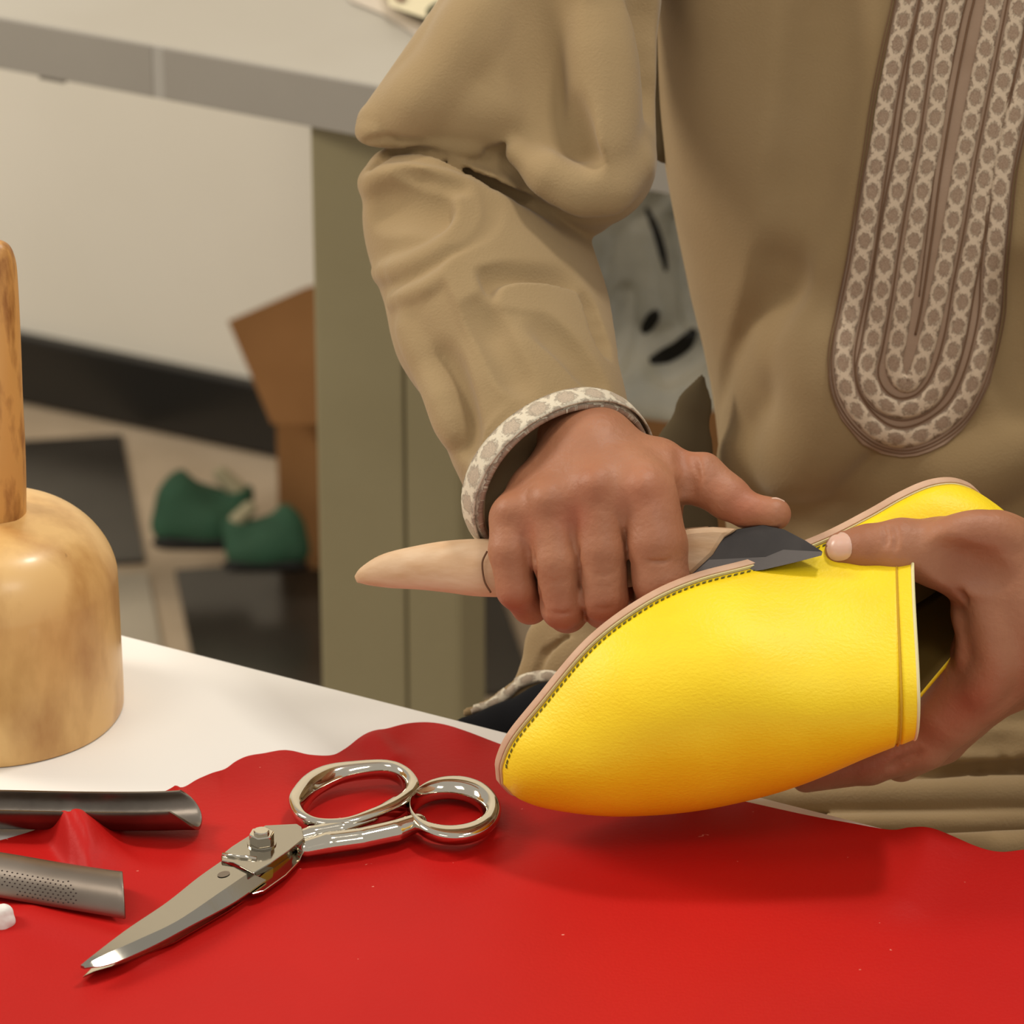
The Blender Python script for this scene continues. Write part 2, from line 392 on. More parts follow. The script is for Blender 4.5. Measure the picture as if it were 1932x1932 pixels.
# ================================================================ things on the floor behind
def floor_box(name, label, px, py, w, dpt, h, ang, flaps):
    c = G(px, py, 0, 0.0); t = thing(name, label, 'box', (c[0], c[1], 0))
    ax = np.array(pdir(ang)+(0,)); ay = np.array([-ax[1], ax[0], 0]); th = 0.004
    box('side_panel', c, ax, ay, (0, w), (0, th), 0, h, M['card'], t, 0); box('side_panel', c, ax, ay, (0, w), (dpt-th, dpt), 0, h, M['card'], t, 0)
    box('side_panel', c, ax, ay, (0, th), (th, dpt-th), 0, h, M['card'], t, 0); box('side_panel', c, ax, ay, (w-th, w), (th, dpt-th), 0, h, M['card'], t, 0)
    box('bottom', c, ax, ay, (th, w-th), (th, dpt-th), 0.001, 0.005, M['card'], t, 0)
    return t, c, ax, ay
bt, bc, bax, bay = floor_box('cardboard_box', 'brown cardboard box with a raised flap behind the olive desk leg', 528, 1066, 0.15, 0.09, 0.135, -14, 1)
# raised flap: hinged on the front top edge, leaning up and left
dz = 3.62
def Fp(x, y, d): return W(x, y, (d-D0)/KPX)
q = [(512, 800), (430, 606), (575, 543), (720, 500), (720, 800)]
poly_prism('flap', [Fp(a, b, 3.56) for a, b in q], [Fp(a, b, 3.572) for a, b in q], M['card'], bt)
c2, _, _, _ = floor_box('cardboard_box', 'orange brown cardboard box standing under the white plastic bag', 1150, 1125, 0.12, 0.075, 0.19, -22, 0)

def sneaker(name, label, fld, sole_pts, depth, group=None):
    pass
# green shoes (sculpted in units of one pixel at 3.6 m)
DS = 3.62; KS = DS/FPX
def WS(a):
    a = np.asarray(a, float); d = DS+a[..., 2]*KS
    t = (a[..., 1]-966)/FPX; s = (a[..., 0]-966)/FPX
    return CP+d[..., None]*(cF+s[..., None]*cR-t[..., None]*cU)
def green_shoe(label, P, sc, flip, dzz=0):
    base = WS([P[0], P[1], dzz]); t = thing('green_shoe', label, 'shoe', (base[0], base[1], 0.0), 'green shoes on the tiled floor')
    X = lambda a, b, z: (P[0]+a*sc*flip, P[1]+b*sc, dzz+z*sc)
    f = Field(X(-110, -130, -90) if flip > 0 else (P[0]-130*sc, P[1]-130*sc, dzz-90*sc), (P[0]+130*sc, P[1]+70*sc, dzz+90*sc), 4)
    f.cone(X(-60, 10, 0), X(30, 12, 0), 34*sc, 38*sc, 10); f.cone(X(-45, -35, 0), X(10, 5, 0), 40*sc, 44*sc, 26)
    f.cone(X(-30, -60, 5), X(60, -40, 5), 36*sc, 28*sc, 20); f.cone(X(60, 15, 0), X(75, -50, 5), 34*sc, 26*sc, 20)
    f.cone(X(10, -95, 0), X(60, -75, 0), 36*sc, 30*sc, 14, 's')
    me, _, _ = f.mesh('upper', M['green'], WS); link('upper', me, t)
    f = Field((P[0]-130*sc, P[1]-20*sc, dzz-90*sc), (P[0]+130*sc, P[1]+80*sc, dzz+90*sc), 4)
    f.cone(X(-55, 44, 0), X(65, 44, 0), 30*sc, 30*sc, 8, 'u', (1.25, 0.5, 1.2))
    me, _, _ = f.mesh('sole', M['blackrub'], WS); link('sole', me, t)
    f = Field((P[0]-130*sc, P[1]-120*sc, dzz-60*sc), (P[0]+130*sc, P[1]+40*sc, dzz+60*sc), 4)
    f.cone(X(40, -84, 0), X(70, -55, 0), 16*sc, 18*sc, 8)
    me, _, _ = f.mesh('tongue', M['cream'], WS); link('tongue', me, t)
green_shoe('dark green shoe on the tiled floor, nearer the left', (378, 980), 1.0, 1, 0)
green_shoe('dark green shoe beside the cardboard box, partly behind the other shoe', (505, 1030), 0.85, -1, -60)

# white plastic bag between arm and chest, hanging over its box
bgc = W(1220, 560, (2.75-D0)/KPX)
bg = thing('plastic_bag', 'white plastic bag with black print seen between the arm and the chest', 'bag', bgc)
DB = 2.75; KB = DB/FPX
def WBg(a):
    a = np.asarray(a, float); d = DB+a[..., 2]*KB
    t = (a[..., 1]-966)/FPX; s = (a[..., 0]-966)/FPX
    return CP+d[..., None]*(cF+s[..., None]*cR-t[..., None]*cU)
f = Field((1020, 260, -120), (1480, 830, 200), 5)
f.cone((1210, 420, 60), (1240, 640, 40), 130, 150, 30, 'u', (1, 1, 0.6))
f.cone((1330, 380, 50), (1330, 700, 40), 60, 70, 40)
f.cone((1170, 440, -10), (1150, 560, -20), 14, 16, 14); f.cone((1270, 360, -20), (1215, 420, -20), 20, 12, 22)
f.cone((1290, 420, -40), (1310, 600, -50), 22, 24, 24); f.cone((1190, 560, -30), (1160, 690, -40), 30, 30, 10)
f.cone((1260, 700, -40), (1330, 660, -40), 34, 30, 18); f.cone((1215, 450, -40), (1235, 590, -45), 26, 30, 26, 's')
f.cone((1190, 740, 0), (1290, 760, 0), 40, 40, 20); f.cone((1200, 690, -60), (1170, 740, -60), 22, 22, 20, 's')
me, _, _ = f.mesh('bag_body', M['bag'], WBg, 2); bo = link('bag_body', me, bg); bb_ = bvh_of(me)
def stroke(name, pts, w, bvh, m, parent, off=0.0008, nseg=6, arc=0.0):
    """flat ribbon of print lying on a surface"""
    P = crom([list(p)+[0] for p in pts], nseg)[:, :2]; n = len(P); V = []; last = None
    for i in range(n):
        a = P[max(i-1, 0)]; b = P[min(i+1, n-1)]; t = (b-a)/np.linalg.norm(b-a); nn = np.array([-t[1], t[0]])
        s = w*(min(1, 0.45+2.2*min(i, n-1-i)/n))
        for k in (-1, 0, 1):
            h = cast(bvh, *(P[i]+nn*k*s/2), off)
            if h is None: h = last
            last = h; V.append(h)
    if any(v is None for v in V): return None
    o = link(name, mesh_np(name, V, grid_faces(n, 3), m), parent); return o
for pts, w in (([(1219, 392), (1236, 430), (1248, 470), (1257, 512)], 15), ([(1213, 628), (1228, 606), (1240, 586)], 24), ([(1226, 682), (1262, 668), (1290, 650), (1312, 622)], 30)):
    stroke('black_print', pts, w, bb_, M['black'], bo)

# ================================================================ mallet
mc = G(-10, 1335); mal = thing('wooden_mallet', 'wooden mallet with a fat cylindrical head and upright handle on the white table', 'mallet', mc)
def lathe(name, prof, c, m, parent, n=96, wob=0.0, lean=None):
    V = []
    for i, (r, z) in enumerate(prof):
        for k in range(n):
            a = 2*math.pi*k/n; rr = r*(1+wob*math.sin(3*a+z*30)+wob*0.6*math.sin(7*a-z*60)); V.append((c[0]+rr*math.cos(a)+(0.0047+max(0, z-.092)*.055 if lean else 0), c[1]+rr*math.sin(a), c[2]+z))
    F = grid_faces(len(prof), n, False, True); F += [list(range(n)), list(range((len(prof)-1)*n+n-1, (len(prof)-1)*n-1, -1))]
    return link(name, fixn(mesh_np(name, V, F, m)), parent)
pr = [(0.0500, 0.0003), (0.0535, 0.0010), (0.0546, 0.003), (0.0546, 0.030), (0.0543, 0.058), (0.0537, 0.0655), (0.0512, 0.0725), (0.0465, 0.0795), (0.0395, 0.0855), (0.030, 0.0895), (0.020, 0.0915), (0.012, 0.092), (0.002, 0.092)]
pr = [tuple(x) for x in crom(pr, 4)]
lathe('mallet_head', pr, mc, M['wood'], mal, 96, 0.004)
hp = [(0.0125, 0.085), (0.0130, 0.094), (0.0127, 0.12), (0.0116, 0.145), (0.0104, 0.170), (0.0088, 0.195), (0.0078, 0.2035), (0.0058, 0.209), (0.003, 0.2115), (0.0005, 0.212)]
hp = [tuple(x) for x in crom(hp, 4)]
lathe('handle', hp, mc, M['woodh'], mal, 40, 0.02, True)

# ================================================================ red leather
out = np.array([(-90, 1600), (-40, 1596), (0, 1588), (35, 1578), (60, 1570), (78, 1562), (90, 1550), (104, 1540), (118, 1532), (127, 1531), (133, 1534), (142, 1528), (156, 1529), (168, 1537), (185, 1545), (205, 1550), (225, 1542), (260, 1520), (300, 1500), (322, 1489), (332, 1483),
    (341, 1487), (352, 1484), (372, 1472), (400, 1460), (425, 1452), (445, 1438), (468, 1428), (500, 1423), (530, 1418), (552, 1419), (585, 1426), (625, 1427), (648, 1417), (680, 1396), (715, 1382), (760, 1368), (800, 1364), (838, 1368), (880, 1381), (930, 1401), (960, 1412),
    (1010, 1425), (1100, 1448), (1250, 1480), (1400, 1513), (1520, 1541), (1600, 1556), (1680, 1569), (1715, 1566), (1755, 1569), (1800, 1583), (1850, 1602), (1890, 1609), (1932, 1605), (1990, 1600), (2060, 1604)])
def seg_d(x, y, ax_, ay_, bx, by):
    dx, dy = bx-ax_, by-ay_; h = np.clip(((x-ax_)*dx+(y-ay_)*dy)/(dx*dx+dy*dy), 0, 1)
    return np.hypot(x-ax_-h*dx, (y-ay_-h*dy)*1.8), h
KH = 4145.0                                                   # picture rows per metre of lift at the table
def edge_lift(x):
    h = 0.0152*np.exp(-(np.abs(x-142)/50.0)**2.4)*(1-0.07*np.exp(-((x-134)/7.0)**2))
    h += 0.0011*(1+np.sin(x*.045))*np.clip((x-330)/60, 0, 1)*np.clip((1500-x)/200, 0, 1)
    h += 0.0020*np.exp(-((x-332)/10.0)**2)+0.0022*np.exp(-((x-1745)/40.0)**2)
    return h
def leather_h(x, y, y0):
    he = edge_lift(x-0.75*np.maximum(y-y0, 0)*(x < 420)); h = 0.0004+he*np.exp(-(np.maximum(y-y0, 0)/(26+34*np.clip(he/.012, 0, 1)))**1.6)
    h = h+0.0003*(1+np.sin(x*.011+y*.006))*(1+np.sin(y*.017-x*.004))*.5
    d, _ = seg_d(x, y, 230, 1640, 350, 1665); h += 0.0022*np.exp(-(d/60)**2)
    d, _ = seg_d(x, y, 60, 1735, 250, 1800); h += 0.0030*np.exp(-(d/45)**2)
    d, _ = seg_d(x, y, 705, 1402, 742, 1432); h += 0.0020*np.exp(-(d/28)**2)
    d, _ = seg_d(x, y, 1760, 1600, 1700, 1700); h += 0.0022*np.exp(-(d/60)**2)
    over = np.clip((x-1740)/120, 0, 1); h -= over*np.clip((1600-y)/50, 0, 1)*0.003
    return h
fine = crom(np.c_[out, np.zeros(len(out))], 8)
xs = np.arange(-90, 2062, 5.0)
yb = np.interp(xs, fine[:, 0], fine[:, 1])+edge_lift(xs)*KH
ns = 110; ss = np.linspace(0, 1, ns)**1.5
XX = np.repeat(xs[:, None], ns, 1); YY = yb[:, None]+ss[None]*(2120-yb[:, None])
HH = leather_h(XX, YY, yb[:, None])
V = G(XX.ravel(), YY.ravel(), 0.0011); V[:, 2] += HH.ravel()
me = mesh_np('red_leather', V, grid_faces(len(xs), ns), M['red']); lo = link('red_leather', me)
solidify(lo, 0.0011, -1 if me.polygons[0].normal.z > 0 else 1)
tag(lo, 'red leather hide with a wavy edge spread over the white table', 'leather')

# ================================================================ half round steel tools
def channel(name, label, path_px, h0, r, a0, a1, th, m, endcut=0.0, up=(0, 0, 1), flare=0.0, skew=0.0):
    """open half tube along a path on the table; a0..a1 arc angles (90 = top)"""
    P = np.array([G(x, y, hh+h0) for x, y, hh in path_px]); P = crom(P, 10); n = len(P); na = 22
    c = P.mean(0); t = thing(name, label, 'tool', (c[0], c[1], TZ))
    O = []
    for side in (0, 1):
        for i in range(n):
            a = P[max(i-1, 0)]; b = P[min(i+1, n-1)]; T = (b-a)/np.linalg.norm(b-a); S = np.cross(T, up); S /= np.linalg.norm(S); U_ = np.cross(S, T)
            s = i/(n-1); rr = (r+flare*s**6)*(1 if side == 0 else 1)-(th if side else 0)
            for k in range(na+1):
                an = math.radians(a0+(a1-a0)*k/na); e = abs(2*k/na-1)
                O.append(P[i]+S*rr*math.cos(an)+U_*rr*math.sin(an)-T*(endcut*(e**3.0)+skew*(1-math.cos(an))/2)*(s**10))
    w = na+1; F = []
    for i in range(n-1):
        for k in range(na):
            F.append((i*w+k, (i+1)*w+k, (i+1)*w+k+1, i*w+k+1)); j = n*w
            F.append((j+i*w+k, j+i*w+k+1, j+(i+1)*w+k+1, j+(i+1)*w+k))
    j = n*w
    for i in range(n-1):
        F.append((i*w, j+i*w, j+(i+1)*w, (i+1)*w)); F.append((i*w+na, (i+1)*w+na, j+(i+1)*w+na, j+i*w+na))
    for k in range(na):
        F.append((k, k+1, j+k+1, j+k)); e = (n-1)*w; F.append((e+k, j+e+k, j+e+k+1, e+k+1))
    me = fixn(mesh_np('channel', O, F, m)); o = link('channel', me, t); bevel(o, 0.0004, 2, 50)
    return t, o, np.array(O), w, n
gt, go, _, _, _ = channel('steel_gouge', 'dark steel gouge, a hollow channel lying across the white table and red leather', [(-110, 1513, .0005), (0, 1514, .0005), (150, 1517, 0.001), (280, 1517, .002), (372, 1513, .0042)], 0.0120, 0.0106, 196, 386, 0.0013, M['gouge'], 0.009, (0, -0.28, 1), 0.0006)
rt, ro, RO, rw, rn = channel('perforated_rasp', 'grey steel rasp with pinholes and a rounded back lying on the red leather', [(-90, 1652, 0), (0, 1665, 0), (110, 1684, 0), (258, 1708, 0)], 0.0034, 0.0117, 2, 178, 0.0012, M['rasp'], 0.0, (0, 0, 1), 0.0004, 0.0105)
# pinholes: short dark pits standing a hair proud of the metal, joined into one part
rb = bvh_of(ro.data); V = []; F = []
for i in range(15):
    for j in range(7):
        x = 4+i*9.6+(j % 2)*4.8; y = 1642+x*0.185+j*6.6-(3 if i > 12 else 0)
        if x > 138+2*j or (i < 3 and j > 4): continue
        h = cast(rb, x, y, 0.00015)
        if h is None: continue
        b0 = len(V); r = 0.00042; V.append(h)
        for k in range(6): V.append(h+cR*r*math.cos(k*1.047)+(cU)*r*0.75*math.sin(k*1.047))
        for k in range(6): F.append((b0, b0+1+k, b0+1+(k+1) % 6))
o = link('pinholes', mesh_np('pinholes', V, F, mat('pit_dark', lin(60, 48, 44), 0.8), False), rt); tag(o, kind='stuff')

# torn white scrap
sc_ = G(8, 1740, 0.004); f = Field((-80, 1680, -80), (60, 1790, 60), 3)
for a, b, r in (((-40, 1738, 0), (8, 1722, 0), 22), ((-40, 1745, 0), (14, 1738, 0), 20), ((-30, 1752, 0), (6, 1750, -4), 14)):
    f.cone(a, b, r, r*.8, 6)
for p in ((36, 1752, -10), (30, 1726, -20), (34, 1768, 0), (14, 1772, -6), (20, 1700, -6)): f.cone(p, p, 9, 9, 5, 's')
zt = (float((G(10, 1740)-CP)@cF)-D0)/KPX-26
me, _, _ = f.mesh('foam_scrap', M['white'], lambda p: WA(p+np.array([0, 0, zt])), 1); o = link('foam_scrap', me)
tag(o, 'torn white scrap lying on the red leather in front of the rasp', 'scrap')

# ================================================================ scissors
sct = thing('scissors', 'large polished nickel tailoring scissors lying on the red leather', 'scissors', G(560, 1620))
HB = 0.0115       # height of the upper blade face over the table
def prof(pts, n=14):
    return crom([(x, y, h) for x, y, h in pts], n)
# stations along the upper blade: back edge, front edge of the flat face, outer edge of the ground side
back = [(152, 1821, .0100), (178, 1800, .0106), (240, 1753, .0112), (314, 1703, .0115), (372, 1657, .0116), (417, 1625, .0117)]
mid = [(158, 1823, .0099), (200, 1800, .0105), (262, 1772, .0111), (335, 1737, .0115), (420, 1680, .0116), (470, 1646, .0117)]
low = [(160, 1826, .0093), (212, 1817, .0085), (285, 1786, .0080), (362, 1745, .0078), (440, 1703, .0078), (502, 1660, .0078)]
B_, M_, L_ = (crom(p, 8) for p in (back, mid, low)); n = len(B_)
bt_ = G(B_[:, 0], B_[:, 1], B_[:, 2]); mt = G(M_[:, 0], M_[:, 1], M_[:, 2]); lt = G(L_[:, 0], L_[:, 1], L_[:, 2])
thk = np.linspace(0.0012, 0.0040, n)[:, None]
bu = bt_-np.array([0, 0, 1])*thk; lu = lt-np.array([0, 0, 1])*0.0006
V = np.stack([bt_, mt, lt, lu, bu], 1).reshape(-1, 3); F = grid_faces(n, 5, False, True)+[[0, 1, 2, 3, 4], [(n-1)*5+k for k in (4, 3, 2, 1, 0)]]
upper = link('blade', sharp(fixn(mesh_np('blade', V, F, M['steel'])), 0.25), sct)
# round stamped mark on the blade
V = [G(422, 1649, .0119)]+[G(422+12*math.cos(a), 1649+5.5*math.sin(a)-0.6*12*math.cos(a)*0.3, .0119) for a in np.linspace(0, 2*math.pi, 16, endpoint=False)]
link('stamp_mark', mesh_np('stamp_mark', V, [(0, 1+k, 1+(k+1) % 16) for k in range(16)], M['rasp'], False), upper)
# pivot plate
pp = [(417, 1613), (437, 1597), (500, 1557), (560, 1554), (569, 1560), (574, 1582), (548, 1603), (512, 1628), (478, 1648), (440, 1628), (417, 1624)]
pl = poly_prism('pivot_plate', [G(a, b, .0128) for a, b in pp], [G(a+4, b+9, .0066) for a, b in pp], M['steel'], sct, 0.0005)
V, F = sweep([G(420, 1612, .0130), G(450, 1616, .0132), G(484, 1620, .0130)], .0009, .0009, (0, 0, 1), 8)
link('ridge', fixn(mesh_np('ridge', V, F, M['chrome'])), pl)
# lower blade showing beneath
q = [(156, 1846), (178, 1836), (240, 1818), (330, 1780), (430, 1722), (463, 1700), (300, 1760), (200, 1800)]
poly_prism('lower_blade', [G(a, b-3, .0045) for a, b in q], [G(a, b, .0024) for a, b in q], M['chrome'], sct, 0.0003)
q = [(463, 1683), (476, 1693), (498, 1687), (540, 1657), (566, 1630), (576, 1606), (566, 1590), (500, 1650)]
poly_prism('lower_blade_heel', [G(a, b-6, .0068) for a, b in q], [G(a, b, .0026) for a, b in q], M['chrome'], sct, 0.0005)
# bolt and hexagonal nut
bc = G(494, 1592, .0128)
def hexa(name, c, r, h0, h1, m, par, n=6, rot=0.3, bev_=0.0004):
    top = [c+np.array([r*math.cos(rot+2*math.pi*k/n), r*math.sin(rot+2*math.pi*k/n), h1]) for k in range(n)]
    bot = [c+np.array([r*math.cos(rot+2*math.pi*k/n), r*math.sin(rot+2*math.pi*k/n), h0]) for k in range(n)]
    return poly_prism(name, top, bot, m, par, bev_)
nut = hexa('nut', bc+np.array([0, 0, .0006]), .0051, 0, .0044, M['chrome'], sct)
hexa('washer', bc, .0058, -0.0002, .0007, M['steel'], nut, 24, 0, 0.0001)
hexa('bolt_end', bc+np.array([0, 0, .0006]), .0031, .0040, .0056, M['chrome'], nut, 20, 0, 0.0004)
# handles sculpted in metres on the table plane, smooth blends
OG = G(760, 1520, 0)
def lp3(x, y, h): return tuple((G(x, y, h)-OG)*1000)
def WM(p): return OG+np.asarray(p)/1000
def scf(lo, hi, v=0.33): return Field(lo, hi, v)
A = [(566, 1513), (586, 1484), (622, 1462), (672, 1449), (722, 1446), (760, 1453), (779, 1471), (772, 1494), (742, 1521), (700, 1541), (655, 1552), (610, 1549), (577, 1534), (566, 1513)]
Ap = crom([(x, y, 0) for x, y in A], 14)
_c = np.array([lp3(a, b, 0) for a in (540, 965) for b in (1420, 1640)]); lo_ = _c.min(0); hi_ = _c.max(0)
fa_ = scf((lo_[0]-4, lo_[1]-10, -2), (hi_[0]+6, hi_[1]+14, 22))
def hA(x, y): return .0085+0.0015*math.sin((x-560)/70)
fa_.path([lp3(748, 1512, .0098), lp3(700, 1543, .0098), lp3(645, 1562, .0098), lp3(590, 1572, .0098), lp3(560, 1580, .0095)], [2.6, 3.2, 3.6, 3.6, 3.0], 2.5, 0.2, 'u', (1, 1, 0.8))
me, _, _ = fa_.mesh('handle', M['chrome'], WM, 10); hA_ = link('handle', me, sct)
def loop_ring(rings, par, npf=5):
    """ring lofted from outlines given as (pixel outline, height) in order round the section"""
    N = len(rings[0][0]); V = []
    for i in range(N):
        q = np.array([G(r[0][i][0], r[0][i][1], r[1]) for r in rings]); m = len(q); P = np.vstack([q[-1], q, q[0], q[1]])
        for j in range(1, m+1):
            for t in np.linspace(0, 1, npf, endpoint=False):
                p0, p1, p2, p3 = P[j-1], P[j], P[j+1], P[j+2]
                V.append(0.5*(2*p1+(-p0+p2)*t+(2*p0-5*p1+4*p2-p3)*t*t+(-p0+3*p1-3*p2+p3)*t**3))
    return link('finger_loop', fixn(mesh_np('finger_loop', V, grid_faces(N, len(rings)*npf, True, True), M['chrome'])), par)
def closed(pts, n=9):
    p = [tuple(x)+(0,) for x in pts]; P = crom([p[-1]]+p+[p[0], p[1]], n); return P[n:-n-1+0][:, :2] if False else P[n:n+len(pts)*n][:, :2]
Ao = [(547, 1506), (556, 1484), (580, 1459), (615, 1443), (662, 1436), (728, 1433), (767, 1446), (788, 1470), (785, 1490), (757, 1514), (714, 1534), (658, 1551), (602, 1552), (561, 1534)]
Ai = [(573, 1518), (578, 1506), (598, 1488), (637, 1470), (675, 1462), (718, 1458), (748, 1463), (761, 1475), (750, 1491), (728, 1507), (696, 1524), (652, 1541), (606, 1543), (583, 1534)]
ao = closed(Ao); ai = closed(Ai); wn = np.clip((ao[:, 1]-1436)/(1552-1436), 0, 1)[:, None]
ci = ai*(0.30+0.62*wn)+ao*(0.70-0.62*wn)
hole = ai+np.c_[0*wn, 20*wn]; bot = ao*0.93+ao.mean(0)*0.07+np.c_[0*wn, 30+0*wn]; hb = ai*0.98+ai.mean(0)*.02+np.c_[0*wn, 10+26*wn]; om = ao+np.c_[0*wn, 12+0*wn]; om = (om-om.mean(0))*[1.015, 1.0]+om.mean(0)
loop_ring([(ao, .0125), (om, .0095), (bot, .0045), (hb, .0050), (hole, .0096), (ci, .0130)], hA_)
fb_ = scf((lo_[0]-4, lo_[1]-10, -2), (hi_[0]+6, hi_[1]+14, 22))
fb_.path([lp3(786, 1552, .0084), lp3(744, 1568, .0080), lp3(680, 1582, .0082), lp3(620, 1590, .0084), lp3(578, 1600, .0078)], [4.4, 5.2, 5.0, 5.2, 4.2], 5, 0.2, 'u', (1, 1, 0.8))
me, _, _ = fb_.mesh('handle', M['chrome'], WM, 10); hB_ = link('handle', me, sct)
el = lambda cx, cy, rx, ry: [(cx+rx*math.cos(a), cy+ry*math.sin(a)) for a in np.linspace(0, 2*math.pi, 96, endpoint=False)]
loop_ring([(el(856, 1520, 84, 57), .0118), (el(857, 1529, 89, 60), .0085), (el(856, 1541, 82, 54), .0032), (el(846, 1545, 66, 37), .0042), (el(842, 1530, 70, 35), .0088), (el(850, 1515, 76, 42), .0122)], hB_)

# ================================================================ slipper
shc = W(1350, 1250, -250); sh = thing('leather_slipper', 'bright yellow leather slipper with a raw leather sole, held tilted over the table', 'slipper', shc)
T0 = np.array([948., 1478., -240.]); U = np.array([932., -543., 150.]); LS = np.linalg.norm(U); U /= LS
Pp = np.array([.503, .864, 0.]); Pp -= U*(Pp@U); Pp /= np.linalg.norm(Pp)
Zt = np.cross(U, Pp); Zt = Zt if Zt[2] < 0 else -Zt          # towards the camera
AL = math.radians(45)
Wd = Pp*math.cos(AL)-Zt*math.sin(AL); Nn = Pp*math.sin(AL)+Zt*math.cos(AL)
def S(u, v, h): 
    u, v, h = np.broadcast_arrays(np.asarray(u, float), np.asarray(v, float), np.asarray(h, float))
    return WA(T0+u[..., None]*U+v[..., None]*Wd+h[..., None]*Nn)
UL = 1062.
uL = np.array([0, 5, 14, 50, 123, 258, 383, 492, 619, 745, 850, 918, 975, 1018, 1046, 1058, 1062.])
vL = -np.array([0, 22, 48, 88, 130, 200, 221, 207, 160, 128, 119, 118, 109, 86, 52, 20, 0.])
vR = np.array([0, 20, 42, 78, 118, 182, 214, 208, 175, 152, 146, 142, 120, 88, 52, 20, 0.])
def smooth_interp(xk, yk):
    P = crom(np.c_[xk, yk, 0*xk], 12); o = np.argsort(P[:, 0]); return lambda u: np.interp(u, P[o, 0], P[o, 1])
eL = smooth_interp(uL, vL); eR = smooth_interp(uL, vR)
bH = smooth_interp(np.array([0, 12, 49, 120, 188, 283, 378, 480, 587, 720, 900]), np.array([0, 40, 88, 160, 205, 252, 290, 335, 372, 412, 440.]))
# sole slab
us = UL*(0.5-0.5*np.cos(np.linspace(0, math.pi, 90)))
loop = [(u, eL(u)) for u in us]+[(u, eR(u)) for u in us[-2:0:-1]]
loop = np.array(loop)
def slab(name, grow, h0, h1, m, par, bev_=0.0004):
    c = loop.mean(0); d = loop.copy()
    a = np.roll(loop, -1, 0)-np.roll(loop, 1, 0); nr = np.c_[a[:, 1], -a[:, 0]]; nr /= np.linalg.norm(nr, axis=1)[:, None]+1e-9
    sgn = np.sign(((loop-c)*nr).sum(1).mean()); d = loop+nr*sgn*grow
    # strips across keep the long polygon well formed
    n = len(us); idx = lambda i, s: i if s == 0 else (0 if i == 0 else (n-1 if i == n-1 else len(loop)-i))
    top = S(d[:, 0], d[:, 1], h1); bot = S(d[:, 0], d[:, 1], h0); k = len(loop); V = np.vstack([top, bot]); F = []
    for i in range(n-1):
        a0, a1, b0, b1 = idx(i, 0), idx(i+1, 0), idx(i, 1), idx(i+1, 1)
        q = [a0, a1] + ([b1] if b1 != a1 else []) + ([b0] if b0 != a0 else [])
        F.append(q); F.append([x+k for x in q[::-1]])
    for i in range(k): j = (i+1) % k; F.append([i, j, j+k, i+k])
    o = link(name, fixn(mesh_np(name, V, F, m)), par)
    for p in o.data.polygons: p.use_smooth = len(p.vertices) == 4 and p.index >= 2*(n-1)
    bevel(o, bev_, 2, 40); return o
slab('sole', 5, -17, -1, M['sole'], sh, 0.0005)
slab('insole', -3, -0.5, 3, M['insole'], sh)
slab('welt', 2.5, -1, 2.0, M['lining'], sh, 0.0002)
# vamp: loft of arches from the toe to the opening
nt_ = 72; nf = 110; th = np.linspace(math.pi, 0, nt_)
def arch(u, t, inset=3.0):
    l = eL(u)+np.minimum(inset, -eL(u)*0.35); r = eR(u)-np.minimum(inset, eR(u)*0.35)
    c = (l+r)/2; a = (r-l)/2; co = np.cos(t); si = np.sin(t)
    return c+a*np.sign(co)*np.abs(co)**0.92, 3+bH(u)*np.abs(si)**0.9
def uopen(t):
    u = 760.
    for _ in range(30):
        v, h = arch(u, t); s = .707*(v+h); x = 1697+0.00030*(s-150)**2*(1 if s < 150 else .45)
        u = u*0.5+0.5*(x-948-.503*s)/.856
    return u
uo = []
for t in th: uo.append(uopen(t))
uo = np.array(uo)
uo = np.minimum(uo, 812+(th[0]-th)*260)
k0 = np.argmin(uo)
for k in range(k0, nt_): uo[k] = uo[k0]+(k-k0)**2*0.09+ (k-k0)*1.0          # far side sweeps back again
V = []
for k, t in enumerate(th):
    for j in range(nf):
        u = (uo[k]-62)*(j/(nf-36))**1.25 if j < nf-35 else uo[k]-62+62*(j-(nf-36))/35
        v, h = arch(np.array(u), t)
        g = 7.0*math.exp(-((uo[k]-u-35)/4.5)**2)                      # seam groove round the opening
        h2 = h-g*math.sin(t)+(1.5 if uo[k]-u < 30 else 0)
        V.append(S(u, v, h2))
V = np.array(V); me = mesh_np('vamp', V, grid_faces(nt_, nf), M['yellow']); fixn(me)
vamp = link('vamp', me, sh)
md = solidify(vamp, 0.0016, 1)
me.materials.append(M['yellow'])
vb = bvh_of(me)
if cast(vb, 1300, 1250) is not None:
    h = vb.ray_cast(Vector(CP), (Vector(W(1300, 1250))-Vector(CP)).normalized())
    md.offset = -1 if h[1].dot(Vector(cF)) < 0 else 1
# heel quarter: wall round the heel, folding inward at the top
ua = np.concatenate([np.linspace(800, 1034, 26), 1034+28*np.sin(np.linspace(0.1, math.pi/2, 12))])
ub = np.concatenate([np.linspace(705, 1034, 36), 1034+28*np.sin(np.linspace(0.1, math.pi/2, 12))])
lp = [(u, eL(u), 1) for u in ua]+[(u, eR(u), -1) for u in ub[::-1][1:]]
V = []; nh = 9
for i, (u, v, s) in enumerate(lp):
    rt_ = float(np.clip((1040-u)/340, 0, 1)) if s < 0 else 0.0
    q = i/(len(lp)-1); hm = 80+50*math.sin(q*math.pi)+140*rt_
    for j in range(nh):
        f_ = j/(nh-1); inn = (3+46*f_**2+34*f_**3*math.exp(-((q-.45)/.12)**2)+8*math.sin(q*17)*f_**2)*(1-rt_)-14*rt_*f_
        dv = inn if v < 0 else -inn; du = (40*f_-14*f_**4)*np.clip((u-900)/110, 0, 1)
        V.append(S(u+du, v+dv*min(1, abs(v)/60), 3+hm*f_))
